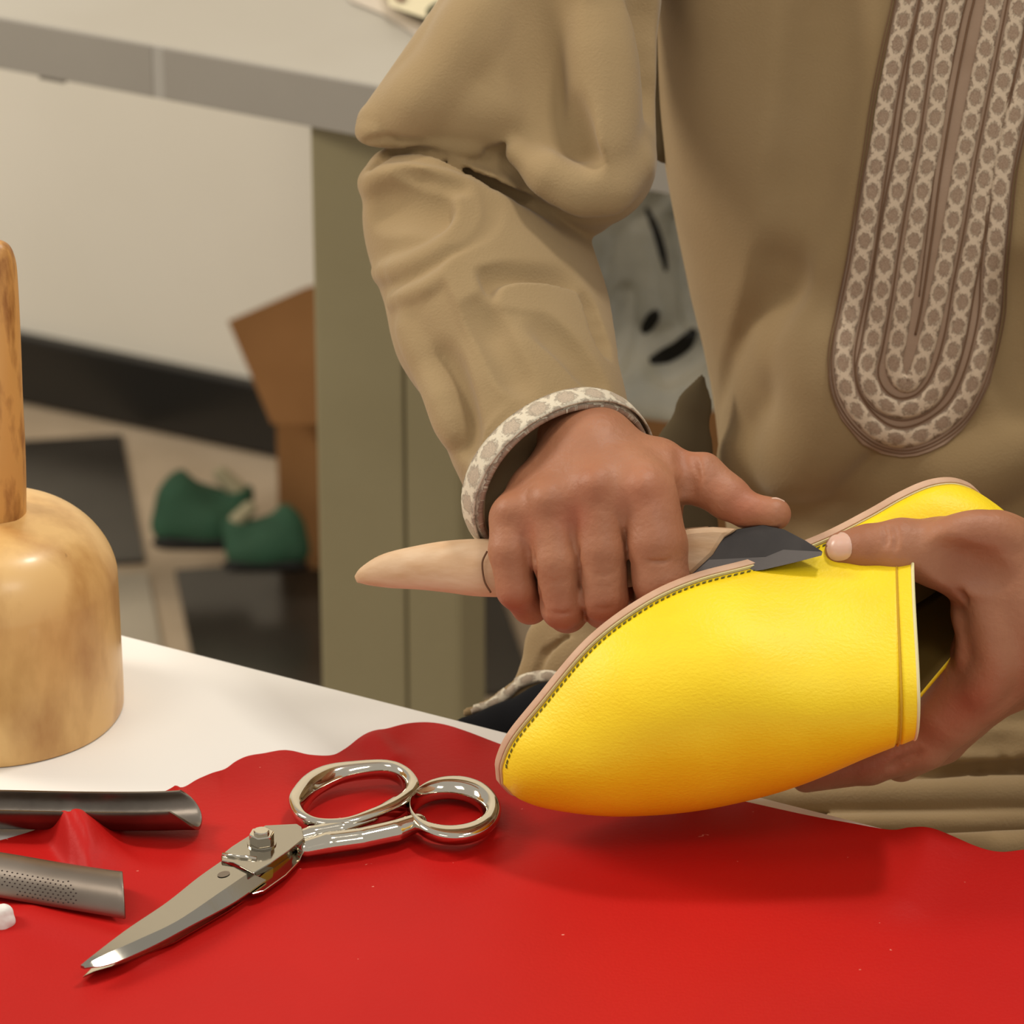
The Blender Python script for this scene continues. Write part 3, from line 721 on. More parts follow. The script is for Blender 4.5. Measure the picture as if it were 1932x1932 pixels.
me = mesh_np('heel_quarter', V, grid_faces(len(lp), nh), M['yellow']); fixn(me); hq = link('heel_quarter', me, sh); md = solidify(hq, 0.0018, 0); me.materials.append(M['insole'])
if True:
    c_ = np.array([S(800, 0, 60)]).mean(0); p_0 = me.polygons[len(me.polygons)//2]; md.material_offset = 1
    inward = p_0.normal.dot(Vector(c_)-p_0.center) > 0
    if inward: me.flip_normals()
# lining edge at the opening
pth = [S(uo[k]-2, *arch(np.array(uo[k]-2), th[k])) for k in range(2, nt_-2)]
pth = [p-(cF*0)-np.array(0) for p in pth]
V, F = sweep(pth, 0.0007, 0.0009, (0, 1, 0.3), 8); link('lining_edge', fixn(mesh_np('lining_edge', V, F, M['lining'])), sh)
P_ = [S(uo[k]-35, *arch(np.array(uo[k]-35), th[k])) for k in range(3, nt_-3)]
V, F = sweep(P_, 0.0005, 0.0004, (0, 1, 0.3), 6); link('seam', fixn(mesh_np('seam', V, F, mat('seam_thread', lin(196, 152, 20), 0.8))), sh)
# stitches along the seam: too small to pick singly
def proj(p):
    q = np.asarray(p)-CP; d = q@cF; return np.array([966+q@cR/d*FPX, 966-q@cU/d*FPX])
hqb = bvh_of(hq.data); V = []; F = []; acc = 0.0; prev = None
for u in np.linspace(4, 1036, 1800):
    a = proj(S(u, eL(u)-5, -1)); 
    if prev is not None:
        acc += np.linalg.norm(a-prev)
        if acc > 12.0:
            acc = 0.0; t = (a-prev)/np.linalg.norm(a-prev); nn = np.array([-t[1], t[0]]); c = a+nn*11.5
            if t[0] < 0.1 and a[1] > 1440: nn = -nn if nn[0] < 0 else nn; c = a+nn*11.5
            dd_ = t*0.93-nn*0.36; ww = np.array([-dd_[1], dd_[0]]); k = len(V); Q = []
            for s1, s2 in ((-1, -.2), (-.4, -1), (1, .2), (.4, 1)):
                p = c+dd_*s1*4.8+ww*s2*2.2
                h = cast(vb, p[0], p[1], .0005)
                if h is None: h = cast(hqb, p[0], p[1], .0011)
                Q.append(h)
            if any(q is None for q in Q): prev = a; continue
            V += Q+[q+cF*0.0006 for q in Q]; F.append([k, k+1, k+2, k+3])
            for i in range(4): j = (i+1) % 4; F.append([k+i, k+4+i, k+4+j, k+j])
    prev = a
o = link('stitching', fixn(mesh_np('stitching', V, F, M['stitch'], False)), sh); tag(o, kind='stuff')

# ================================================================ knife
kn = thing('knife', 'shoemaker knife with a pale raw wooden handle and dark blade gripped in the fist', 'knife', W(1000, 1075, -122))
hz = lambda x: -60-(x-670)*0.19
ax_ = [(672, 1093, 7, 6), (690, 1086, 19, 16), (730, 1077, 33, 26), (790, 1071, 42, 33), (850, 1069, 50, 38), (910, 1071, 55, 42), (1000, 1072, 54, 42), (1120, 1066, 50, 40), (1240, 1052, 48, 40), (1310, 1042, 47, 36), (1345, 1034, 42, 28)]
P = crom([(a, b, hz(a)) for a, b, _, _ in ax_], 6); R = crom([(c, d, 0) for _, _, c, d in ax_], 6)
V, F = sweep(WA(P), R[:, 1]*KPX, R[:, 0]*KPX, cU, 14, False, True, 0.9)
hd = link('handle', fixn(mesh_np('handle', V, F, M['pale'])), kn)
# metal strip band near the grip, broken end of the handle round the blade
V, F = sweep(crom([W(919, 1040, hz(919)-46), W(910, 1062, hz(915)-52), W(914, 1096, hz(915)-48), W(926, 1118, hz(925)-40)], 6), .0004, .0004, cF, 6)
link('scratch', mesh_np('scratch', V, F, M['cord']), hd)
q = [(1262, 1010), (1300, 998), (1345, 994), (1394, 997), (1368, 1014), (1347, 1048), (1304, 1088), (1262, 1092)]
fr = poly_prism('handle_end', WA([(x, y, hz(x)-44) for x, y in q]), WA([(x, y, hz(x)+30) for x, y in q]), M['pale'], hd, 0.0022)
q = [(1302, 1086), (1345, 1046), (1366, 1012), (1392, 998), (1440, 990), (1480, 999), (1520, 1020), (1551, 1040), (1549, 1047), (1500, 1060), (1440, 1074), (1380, 1082)]
bz = lambda x, y: hz(x)-35-(x-1300)*0.12-(y-1040)*0.5
top = WA([(x, y, bz(x, y)-7) for x, y in q]); bot = WA([(x+1, y+1, bz(x, y)+7) for x, y in q])
bl = poly_prism('blade', top, bot, M['blade'], kn, 0.0002)
q = [(1302, 1087), (1338, 1056), (1420, 1052), (1444, 1051), (1478, 1037), (1552, 1041), (1550, 1048), (1500, 1061), (1440, 1075), (1380, 1083)]
top = WA([(x, y, bz(x, y)-8.2) for x, y in q]); bot = WA([(x, y, bz(x, y)-6) for x, y in q])
poly_prism('cutting_edge', top, bot, M['bladebright'], bl)

# ================================================================ person
ps = thing('person', 'person in a khaki braided robe, fist round a knife, other hand holding the yellow slipper', 'person', (0.25, 2.05, 0.0))
# ---- right hand (fist round the knife) ----
f = Field((860, 730, -380), (1520, 1230, 130), 4)
for mc_, r in (((1205, 925, -222), 58), ((1128, 925, -215), 56), ((1046, 948, -195), 54), ((985, 975, -160), 48)):
    f.cone((1118, 868, -110), mc_, 84, r, 34)
f.cone((1118, 868, -110), (1040, 740, 40), 86, 62, 30)
f.cone((1110, 885, -110), (1022, 935, -130), 84, 66, 30)
f.cone((1100, 930, -170), (1190, 920, -190), 74, 70, 30)
f.cone((1160, 1000, -70), (1010, 1020, -40), 60, 56, 34)                 # palm heel behind the handle
f.cone((1240, 975, -120), (1240, 880, -120), 48, 54, 26)
# fingers (kept separate: small blend with neighbours, wide at the knuckle)
def finger(ch, rs, k0=16): f.path(ch, rs, k0, 7)
fin = Field((860, 730, -380), (1520, 1230, 130), 4)
def addf(ch, rs):
    g = Field((860, 730, -380), (1520, 1230, 130), 4) if False else None
    lo = np.min(ch, 0)-np.max(rs)-24; hi = np.max(ch, 0)+np.max(rs)+24
    r = f.sl(lo, hi); S_ = r[0]
    sub = Field.__new__(Field); sub.v = 4; sub.lo = np.array([r[1].min(), r[2].min(), r[3].min()], float)
    sub.ax = [r[1].ravel(), r[2].ravel(), r[3].ravel()]; sub.n = np.array(f.D[S_].shape); sub.D = np.full(sub.n, 1e3, np.float32)
    sub.path(ch, rs, 9, 9)
    return S_, sub.D
FG = [
 ([(1222, 938, -232), (1240, 1030, -258), (1247, 1094, -256), (1243, 1128, -200), (1225, 1120, -130), (1210, 1085, -95)], [58, 57, 53, 44, 40, 36]),
 ([(1130, 932, -228), (1136, 1040, -246), (1141, 1130, -236), (1140, 1147, -180), (1130, 1140, -115), (1125, 1100, -80)], [52, 47, 44, 39, 37, 34]),
 ([(1040, 955, -208), (1050, 1060, -228), (1062, 1146, -210), (1070, 1155, -150), (1066, 1140, -95), (1060, 1100, -60)], [48, 44, 41, 38, 36, 32]),
 ([(968, 980, -178), (962, 1040, -196), (974, 1112, -188), (1000, 1143, -140), (1015, 1135, -80), (1015, 1100, -40)], [45, 40, 37, 34, 32, 28]),
]
for ch, rs in FG:
    S_, d = addf(ch, rs)
    # blend widely near the knuckle, tightly further down
    yy = f.ax[1][S_[1]][None, :, None]
    k = np.clip(30-(yy-ch[0][1]-10)*0.35, 5, 30).astype(np.float32)
    D = f.D[S_]; h = np.maximum(k-np.abs(D-d), 0)/k; f.D[S_] = np.minimum(D, d)-h*h*k*0.25
# thumb
f.path([(1190, 890, -135), (1318, 904, -178), (1375, 940, -196), (1408, 962, -208), (1462, 970, -224)], [70, 47, 41, 33, 31], 26, 12)
f.cone((1335, 880, -180), (1365, 910, -190), 20, 18, 20)
# knuckle relief and grooves between the tendons
for p, r in (((1217, 917, -270), 22), ((1126, 914, -262), 24), ((1030, 944, -238), 22), ((962, 962, -205), 20)): f.cone(p, p, r, r, 22)
f.cone((1175, 930, -226), (1181, 1000, -226), 42, 31, 22); f.cone((1084, 940, -210), (1088, 1012, -214), 42, 28, 22); f.cone((1004, 968, -188), (1006, 1040, -190), 38, 26, 22)
f.fold([(1288, 850), (1300, 890), (1296, 930)], 8, 5, 24)
for x, y, z, w in ((1142, 1150, -283, 26), (1060, 1158, -254, 24), (1240, 1060, -315, 24), (1142, 1085, -293, 20), (1056, 1100, -272, 18)):
    f.cone((x-w, y, z+6), (x+w, y-2, z+6), 1.5, 1.5, 8, 's')
for P_ in ([(1179, 1000), (1186, 1060), (1194, 1130)], [(1092, 1030), (1096, 1090), (1104, 1165)], [(1008, 1045), (1014, 1095), (1026, 1155)]): f.fold(P_, 3.5, 13, 7)
rh, rp_, _ = f.mesh('right_hand', None, WA, 2)
# ---- left hand ----
g = Field((1470, 880, -345), (2190, 1560, 195), 4)
g.path([(1591, 1037, -247), (1640, 1034, -255), (1700, 1034, -259), (1780, 1044, -247), (1870, 1062, -205)], [35, 42, 53, 66, 92], 14, 20)
g.path([(1870, 1062, -205), (1955, 1150, -135), (2080, 1230, -75)], [92, 140, 125], 40, 40)
g.path([(1915, 1080, -165), (1915, 1200, -140), (1862, 1268, -125)], [92, 96, 78], 34, 34)
g.path([(1862, 1268, -125), (1800, 1345, -90), (1745, 1405, -60), (1640, 1440, -40), (1520, 1468, -35)], [78, 58, 46, 40, 28], 24, 12)
g.cone((1835, 1300, -128), (1788, 1345, -104), 66, 54, 24)
g.path([(1930, 1260, -55), (1862, 1318, -5), (1780, 1400, 15), (1700, 1440, 15)], [76, 48, 40, 36], 20, 10)
g.path([(1950, 1230, -35), (1900, 1290, 45), (1830, 1360, 85)], [70, 44, 38], 20, 10)
g.fold([(1800, 1108), (1822, 1132), (1840, 1160)], 4, 4, 12); g.fold([(1812, 1150), (1830, 1200), (1824, 1250)], 14, 7, 24, 'u')
g.fold([(1668, 990), (1672, 1010), (1670, 1030)], 3, 2, 8); g.fold([(1684, 992), (1690, 1014), (1688, 1036)], 3, 2, 8)
g.fold([(1790, 1010), (1850, 1000), (1910, 1010)], 16, 6, 40, 'u'); g.fold([(1780, 1060), (1830, 1080), (1880, 1090)], 24, 6, 40)
g.fold([(1860, 1150), (1880, 1240), (1850, 1300)], 20, 5, 40, 'u'); g.fold([(1735, 1420), (1700, 1436), (1680, 1452)], 4, 5, 12)
lh, lp_, _ = g.mesh('left_hand', None, WA, 2)
# ---- arms, shoulders, trunk, neck and head (inside the clothing / above the frame), coarse ----
b_ = Field((600, -1000, -300), (3000, 2300, 2100), 16)
T = lambda x, y, z: (x, y, z)
b_.path([T(1040, 740, 40), T(870, 392, 268), T(1100, -150, 450), T(1300, -400, 640)], [58, 48, 84, 150], 30, 60)
b_.path([T(2080, 1230, -150), T(2560, 900, 250), T(2420, -100, 560), T(2260, -400, 640)], [110, 130, 150, 150], 30, 60)
b_.cone(T(1350, -400, 640), T(2260, -400, 640), 150, 150, 80); b_.cone(T(1800, -350, 700), T(1800, 1200, 1050), 330, 330, 120)
b_.cone(T(1800, -500, 620), T(1800, -760, 550), 170, 150, 80)
b_.path([T(1680, 1300, 1050), T(1600, 1900, 700)], [200, 160], 80); b_.path([T(1980, 1300, 1050), T(2150, 1900, 700)], [200, 160], 80)
tr, _, _ = b_.mesh('trunk', None, WA, 1)
bdm = join_meshes('body', [rh, lh, tr], M['skin'])
co = np.empty(len(bdm.vertices)*3); bdm.vertices.foreach_get('co', co); co = co.reshape(-1, 3)
tone = np.zeros(len(co))
for x, y, z, r, s in ((1217, 926, -270, 42, .8), (1126, 921, -262, 40, .5), (1085, 975, -262, 36, .9), (1180, 935, -270, 30, .6), (1005, 1000, -225, 30, .7), (1142, 1165, -262, 40, .9), (1060, 1165, -235, 40, .9), (970, 1140, -205, 40, .9), (1240, 1120, -270, 40, .7),
    (1400, 960, -230, 50, 1.0), (1680, 1055, -380, 36, 1.0), (1850, 1070, -360, 60, 1.0), (1640, 1445, -150, 90, 1.2), (1540, 1470, -130, 70, 1.2), (1815, 1340, -210, 70, .7), (1350, 930, -220, 40, .5), (1290, 880, -180, 50, .3)):
    c = W(x, y, z); d = np.linalg.norm(co-c, axis=1)/(r*KPX); tone = np.maximum(tone, s*np.exp(-d*d))
at = bdm.attributes.new('tone', 'FLOAT', 'POINT'); at.data.foreach_set('value', tone.astype(np.float32))
nt = M['skin'].node_tree; an = nt.nodes.new('ShaderNodeAttribute'); an.attribute_name = 'tone'
mm = nt.nodes.new('ShaderNodeMath'); mm.operation = 'MULTIPLY'; mm.inputs[1].default_value = 0.42; nt.links.new(an.outputs['Fac'], mm.inputs[0])
mixin(M['skin'], mm.outputs[0], lin(164, 76, 52))
body = link('body', bdm, ps); hb = bvh_of(bdm)
def nail(pts_c, ax1, ax2, r1, r2, label=None, pw=2.6):
    V = []; F = []; nr = 7; na = 24
    for i in range(nr+1):
        s = i/nr
        for k in range(na):
            a = 2*math.pi*k/na; c, d = math.cos(a), math.sin(a); q = (abs(c)**pw+abs(d)**pw)**(-1/pw)
            x = pts_c[0]+(ax1[0]*r1*c+ax2[0]*r2*d)*q*s; y = pts_c[1]+(ax1[1]*r1*c+ax2[1]*r2*d)*q*s
            h = cast(hb, x, y, 0.0007*(1-s**6)+0.0001); V.append(h if h is not None else (V[-1] if V else CP))
            if h is None: V[-1] = V[-2]
    F = grid_faces(nr+1, na, False, True)
    o = link('fingernail', fixn(mesh_np('fingernail', V, F, M['nail'])), ps)
    if label: o['label'] = label
nail((1583, 1031), (1, -.12), (.12, 1), 24, 27, 'pale thumbnail of the hand on the slipper')
V, F = sweep(crom([W(1444, 946, -222), W(1462, 941, -224), W(1478, 947, -222)], 6), 12*KPX, 3.0*KPX, cU, 10)
link('fingernail', fixn(mesh_np('fingernail', V, F, M['nail'])), ps)

# ---- robe: trunk and lap ----
r_ = Field((1130, -330, -180), (2500, 1760, 1500), 7.5)
X = r_.ax[0][:, None, None]; Y = r_.ax[1][None, :, None]; Z = r_.ax[2][None, None, :]
ys = np.array([-400, 0, 200, 300, 560, 700, 850, 1000, 1250, 1500]); lf = np.array([1244, 1249, 1257, 1263, 1291, 1312, 1340, 1360, 1330, 1300])
left = np.interp(r_.ax[1], ys, lf).astype(np.float32)[None, :, None]
HW = 590.0; cx = left+HW; zf = (240+0.30*Y)
# soft drape waves on the front
wav = 14*np.sin((X-1300)/95.0+Y/420.0)*np.exp(-((X-1380)/260.0)**2)+10*np.sin((X+Y*0.5)/130.0)+7*np.sin(Y/85.0+X/200.0)*np.clip((Y-600)/400, 0, 1)
dz_ = 470.0; cz = zf+dz_
p_ = 3.0
q = ((np.abs(X-cx)/HW)**p_+(np.abs(Z-cz)/dz_)**p_)**(1/p_)
r_.D = ((q-1)*430+wav).astype(np.float32)
r_.D = np.maximum(r_.D, (Y-1420)*np.ones_like(r_.D)).astype(np.float32)
# lower left: the cloth folds back, dark gap left of it
def lapf(a, b, ra, rb, k): r_.cone(a, b, ra, rb, k)
lapf((1420, 1350, 560), (2300, 1310, 560), 150, 170, 70)
lapf((1330, 1430, 420), (2400, 1395, 420), 46, 50, 20)
lapf((1380, 1512, 300), (2400, 1488, 300), 30, 42, 8)
lapf((1480, 1560, 260), (2400, 1548, 290), 22, 30, 8)
lapf((1560, 1612, 190), (2400, 1586, 190), 30, 44, 8)
lapf((1400, 1700, 90), (2400, 1690, 90), 60, 60, 8)
lapf((1330, 1560, 420), (2400, 1560, 420), 110, 110, 10)
r_.fold([(1480, 1470), (1700, 1462), (1932, 1448), (2050, 1440)], 14, 22, 16); r_.fold([(1600, 1420), (1760, 1400), (1932, 1402)], 14, 10, 30)
# drape folds
r_.fold([(1350, 880), (1395, 740), (1450, 600), (1480, 480)], (30, 16), 16, 70); r_.fold([(1410, 880), (1450, 740), (1500, 620)], (40, 24), 10, 70, 'u')
r_.fold([(1480, 980), (1600, 930), (1720, 930)], 30, 12, 80); r_.fold([(1500, 880), (1560, 800), (1560, 640)], 34, 8, 90, 'u')
r_.fold([(1640, 900), (1800, 900), (1930, 840)], 26, 9, 80, 'u'); r_.fold([(1560, -40), (1540, 200), (1500, 420)], 30, 8, 90)
r_.fold([(1920, 520), (1915, 640), (1932, 760)], 24, 16, 60)
r_.D[:, 0, :] = 100
rm, _, _ = r_.mesh('robe', M['robe'], WA, 3); robe = link('robe', rm, ps); rb_ = bvh_of(rm)
# cloth filling the dark gap left of the trunk (behind), its shade painted in
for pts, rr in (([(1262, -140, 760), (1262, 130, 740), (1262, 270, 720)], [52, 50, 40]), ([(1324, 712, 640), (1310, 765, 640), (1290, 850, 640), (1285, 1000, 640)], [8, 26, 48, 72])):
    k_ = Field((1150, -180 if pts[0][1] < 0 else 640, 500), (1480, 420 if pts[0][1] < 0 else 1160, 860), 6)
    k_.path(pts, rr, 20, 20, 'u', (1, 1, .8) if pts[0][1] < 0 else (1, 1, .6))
    me, _, _ = k_.mesh('robe_side', M['robeshade'], WA, 2); link('robe_side', me, ps)
# skirt end with trim below the fist, trouser
k_ = Field((840, 1120, 300), (1300, 1480, 640), 5)
k_.path([(1100, 1170, 470), (1075, 1230, 465), (1050, 1275, 460)], [66, 80, 62], 20, 20, 'u', (1, 1, .5))
k_.path([(1040, 1270, 455), (960, 1318, 455), (880, 1345, 455)], [34, 16, 10], 20, 14, 'u', (1, 1, .5))
k_.cone((1090, 1265, 425), (1200, 1330, 425), 60, 60, 20, 'u', (1, 1, .5))
k_.path([(1014, 1274, 428), (1030, 1234, 425), (1072, 1203, 425)], [5, 5, 4], 12, 10, 's')
me, _, _ = k_.mesh('skirt_end', M['robe'], WA, 2); sk = link('skirt_end', me, ps); sb_ = bvh_of(me)
k_ = Field((800, 1240, 300), (1300, 1560, 700), 6)
k_.path([(890, 1400, 440), (960, 1390, 420), (1040, 1365, 400), (1150, 1400, 420)], [50, 62, 74, 110], 20, 20)
me, _, _ = k_.mesh('trousers', M['trouser'], WA, 2); link('trousers', me, ps)

# braid shader: light threads crossing round rose brown lozenges
def braid_mat(nm='woven_braid', c1=lin(216, 194, 168), c2=lin(146, 118, 98)):
    m = bpy.data.materials.new(nm); m.use_nodes = True; nt = m.node_tree; N = nt.nodes; L = nt.links; b = N['Principled BSDF']
    b.inputs['Roughness'].default_value = 0.85; b.inputs['Specular IOR Level'].default_value = 0.2
    uv = N.new('ShaderNodeUVMap'); sp = N.new('ShaderNodeSeparateXYZ')
    nz = N.new('ShaderNodeTexNoise'); nz.inputs['Scale'].default_value = 7; nz.inputs['Detail'].default_value = 9; nz.inputs['Roughness'].default_value = 0.72; mx = N.new('ShaderNodeVectorMath'); mx.operation = 'MULTIPLY_ADD'; mx.inputs[1].default_value = (.8, .8, 0)
    L.new(uv.outputs[0], nz.inputs[0]); L.new(nz.outputs[1], mx.inputs[0]); L.new(uv.outputs[0], mx.inputs[2]); L.new(mx.outputs[0], sp.inputs[0])
    def ma(op, a, b_=None, v=None):
        n = N.new('ShaderNodeMath'); n.operation = op
        if hasattr(a, 'links') or hasattr(a, 'is_linked'): L.new(a, n.inputs[0])
        else: n.inputs[0].default_value = a
        if b_ is not None:
            if hasattr(b_, 'is_linked'): L.new(b_, n.inputs[1])
            else: n.inputs[1].default_value = b_
        return n.outputs[0]
    fu = ma('SUBTRACT', ma('FRACT', sp.outputs[0]), 0.5); fv = ma('SUBTRACT', sp.outputs[1], 0.9)
    e = ma('SQRT', ma('ADD', ma('POWER', ma('ABSOLUTE', ma('MULTIPLY', fu, 2.55)), 1.9), ma('POWER', ma('ABSOLUTE', ma('MULTIPLY', fv, 2.5)), 1.9)))
    loz = N.new('ShaderNodeMapRange'); loz.inputs[1].default_value = 0.96; loz.inputs[2].default_value = 0.68; L.new(e, loz.inputs[0])
    out_ = N.new('ShaderNodeMapRange'); out_.inputs[1].default_value = 1.34; out_.inputs[2].default_value = 1.52; L.new(e, out_.inputs[0])
    dk_ = ma('MAXIMUM', loz.outputs[0], out_.outputs[0])
    hat = ma('GREATER_THAN', ma('SINE', ma('MULTIPLY', ma('ADD', ma('MULTIPLY', sp.outputs[0], 1.4), ma('MULTIPLY', sp.outputs[1], 1.0)), 36.0)), 0.1)
    edge = ma('GREATER_THAN', ma('ABSOLUTE', ma('SUBTRACT', sp.outputs[1], 0.9)), 0.55)
    r = N.new('ShaderNodeMixRGB'); r.inputs[1].default_value = c1; r.inputs[2].default_value = c2; L.new(dk_, r.inputs[0])
    h2 = N.new('ShaderNodeMixRGB'); L.new(ma('MULTIPLY', hat, 0.5), h2.inputs[0]); L.new(r.outputs[0], h2.inputs[1]); h2.inputs[2].default_value = lin(214, 194, 166)
    h3 = N.new('ShaderNodeMixRGB'); L.new(edge, h3.inputs[0]); L.new(h2.outputs[0], h3.inputs[1]); h3.inputs[2].default_value = lin(158, 130, 110)
    L.new(h3.outputs[0], b.inputs['Base Color'])
    bp = N.new('ShaderNodeBump'); bp.inputs['Strength'].default_value = 0.6; bp.inputs['Distance'].default_value = 0.0006; L.new(ma('SUBTRACT', 1.0, dk_), bp.inputs['Height']); L.new(bp.outputs[0], b.inputs['Normal'])
    return m
M['braid'] = braid_mat()
M['cufftrim'] = braid_mat('cuff_braid', lin(216, 206, 184), lin(172, 156, 138))
def on_robe(x, y, off):
    h = cast(rb_, x, y, off)
    return h
def ribbon(name, pts, w, off, m, parent, pitch=47.0, bulge=0.0006, nseg=10, acr=5, bvh=rb_):
    P = crom([(a, b, 0) for a, b in pts], nseg)[:, :2]; n = len(P)
    s = np.r_[0, np.cumsum(np.linalg.norm(np.diff(P, axis=0), axis=1))]; V = []; UV = []
    for i in range(n):
        a = P[max(i-1, 0)]; b = P[min(i+1, n-1)]; t = (b-a)/np.linalg.norm(b-a); nn = np.array([-t[1], t[0]])
        for k in range(acr):
            e = k/(acr-1)*2-1; h = cast(bvh, *(P[i]+nn*e*w/2), off+bulge*(1-e**4)); 
            if h is None: h = V[-1] if V else W(P[i][0], P[i][1], 450)
            V.append(h); UV.append((s[i]/pitch, (e+1)/2))
    me = mesh_np(name, V, grid_faces(n, acr), m); set_uv(me, UV); fixn(me); o = link(name, me, parent); solidify(o, 0.0006, 0); return o
outer = [(1716, -60), (1712, 0), (1691, 93), (1672, 186), (1658, 279), (1640, 396), (1626, 489), (1607, 582), (1593, 652), (1591, 699), (1600, 745), (1626, 787), (1663, 818), (1705, 828), (1751, 815), (1798, 782), (1826, 741), (1849, 680), (1868, 596), (1873, 512), (1882, 419), (1891, 326), (1910, 233), (1928, 177), (1950, 90), (1970, -60)]
middle = [(1768, -60), (1756, 0), (1738, 93), (1724, 186), (1710, 279), (1691, 373), (1675, 466), (1661, 559), (1644, 652), (1635, 699), (1644, 735), (1668, 762), (1705, 773), (1747, 757), (1779, 713), (1803, 638), (1821, 536), (1840, 442), (1859, 326), (1877, 233), (1896, 140), (1910, 70), (1924, 0), (1936, -60)]
inner = [(1815, -60), (1803, 0), (1784, 93), (1770, 186), (1756, 279), (1738, 373), (1724, 456), (1710, 536), (1696, 629), (1687, 680), (1694, 712), (1713, 724), (1730, 706), (1740, 680), (1754, 629), (1775, 536), (1793, 442), (1817, 303), (1845, 163), (1868, 47), (1877, 0), (1890, -60)]
pl_ = [(-80, 1706), (0, 1691), (140, 1664), (279, 1640), (442, 1607), (580, 1580), (675, 1566), (722, 1565), (760, 1574), (792, 1588), (838, 1626), (856, 1665), (862, 1700)]
pr_ = [(-80, 1990), (60, 1975), (160, 1950), (261, 1932), (326, 1914), (442, 1900), (559, 1891), (650, 1880), (722, 1868), (775, 1842), (810, 1817), (838, 1785), (852, 1756), (860, 1730), (862, 1702)]
yy = np.concatenate([np.linspace(-80, 780, 60), 780+82*np.sin(np.linspace(0.05, math.pi/2, 26))])
pl_ = np.array(pl_); pr_ = np.array(pr_); V = []; nx = 26
for y in yy:
    a = np.interp(y, pl_[:, 0], pl_[:, 1]); b = np.interp(y, pr_[:, 0], pr_[:, 1])
    for k in range(nx):
        e = k/(nx-1); h = on_robe(a+(b-a)*e, y, 0.0005); V.append(h if h is not None else V[-1])
me = mesh_np('placket', V, grid_faces(len(yy), nx), M['panel']); fixn(me); pk_ = link('placket', me, robe); solidify(pk_, 0.0008, 0)
for P in (outer, middle, inner): ribbon('braid', P, 33, 0.0010, M['braid'], pk_)
def cord(pts, w, m=M['cord'], par=pk_, off=0.0012, bvh=rb_):
    P = crom([(a, b, 0) for a, b in pts], 8); Q = [cast(bvh, a, b, off) for a, b, _ in P]; Q = [q for q in Q if q is not None]
    V, F = sweep(Q, w*KPX/2, w*KPX/2, cF, 6); return link('cord', fixn(mesh_np('cord', V, F, m)), par)
def offs(pts, d):
    P = np.array(pts, float); t = np.gradient(P, axis=0); t /= np.linalg.norm(t, axis=1)[:, None]; return P+np.c_[-t[:, 1], t[:, 0]]*d
for P in (outer, middle): cord(offs(P, -22), 3.2); 
cord(offs(outer, 22), 3.2); cord(offs(middle, 20), 2.6); cord(offs(outer, 28), 2.6)
cord([(1850, -60), (1838, 0), (1826, 50), (1800, 180), (1776, 320), (1758, 450), (1740, 570), (1727, 632)], 4.5)
cord([(1838, -60), (1824, 0), (1812, 50), (1786, 180), (1764, 320), (1748, 450), (1734, 560)], 2.4)

# ---- right sleeve ----
s = Field((620, -180, -330), (1290, 1060, 760), 5)
s.cone((1058, -150, 380), (1056, -20, 360), 188, 186, 30)
s.cone((1056, -20, 350), (716, 232, 240), 186, 44, 20)                    # towards the elbow corner
s.cone((1056, 0, 350), (1108, 300, 260), 186, 132, 20); s.cone((1000, 60, 330), (900, 200, 250), 170, 92, 30)
s.cone((800, 212, 240), (930, 205, 240), 66, 84, 24)
up_ = s.D.copy()
s.D[:] = 1e3
# forearm tube
s.cone((812, 400, 250), (985, 475, 270), 128, 128, 30); s.cone((744, 334, 262), (880, 372, 275), 56, 80, 30)
s.cone((985, 440, 262), (1000, 560, 200), 128, 152, 20)
s.path([(850, 475, 232), (905, 610, 150), (968, 760, 40), (1034, 880, -60)], [150, 158, 142, 128], 40, 40)
s.path([(1000, 560, 190), (1020, 640, 140), (1060, 760, 30), (1092, 850, -50)], [150, 134, 122, 112], 40, 40)
s.cone((960, 850, -30), (985, 945, -20), 104, 92, 40)
# cuff cut: everything beyond the cuff plane goes
C0 = np.array([1064., 914., -70.]); A_ = np.array([-154., 88., -40.]); B2 = np.array([-42., -121., -110.])
nC = np.cross(A_, B2); nC /= np.linalg.norm(nC)
if nC[1] < 0: nC = -nC
X = s.ax[0][:, None, None]; Y = s.ax[1][None, :, None]; Z = s.ax[2][None, None, :]
pd = ((X-C0[0])*nC[0]+(Y-C0[1])*nC[1]+(Z-C0[2])*nC[2])
qa = ((X-C0[0])*A_[0]+(Y-C0[1])*A_[1]+(Z-C0[2])*A_[2])/(A_@A_); qb = ((X-C0[0])*B2[0]+(Y-C0[1])*B2[1]+(Z-C0[2])*B2[2])/(B2@B2)
er = np.sqrt(qa*qa+qb*qb).astype(np.float32); pd = pd.astype(np.float32); del qa, qb
near = np.maximum((er-1.0)*150, -pd-60); h = np.maximum(40-np.abs(s.D-near), 0)/40; s.D = np.minimum(s.D, near)-h*h*10     # straight end of the sleeve
lim = (er-(1.0+np.maximum(-pd-60, 0)/420))*150; s.D = np.maximum(s.D, lim)
axd = -nC
fo_cut = lambda D: np.maximum(np.maximum(D, pd), -np.maximum((er-0.93)*150, -pd-70))
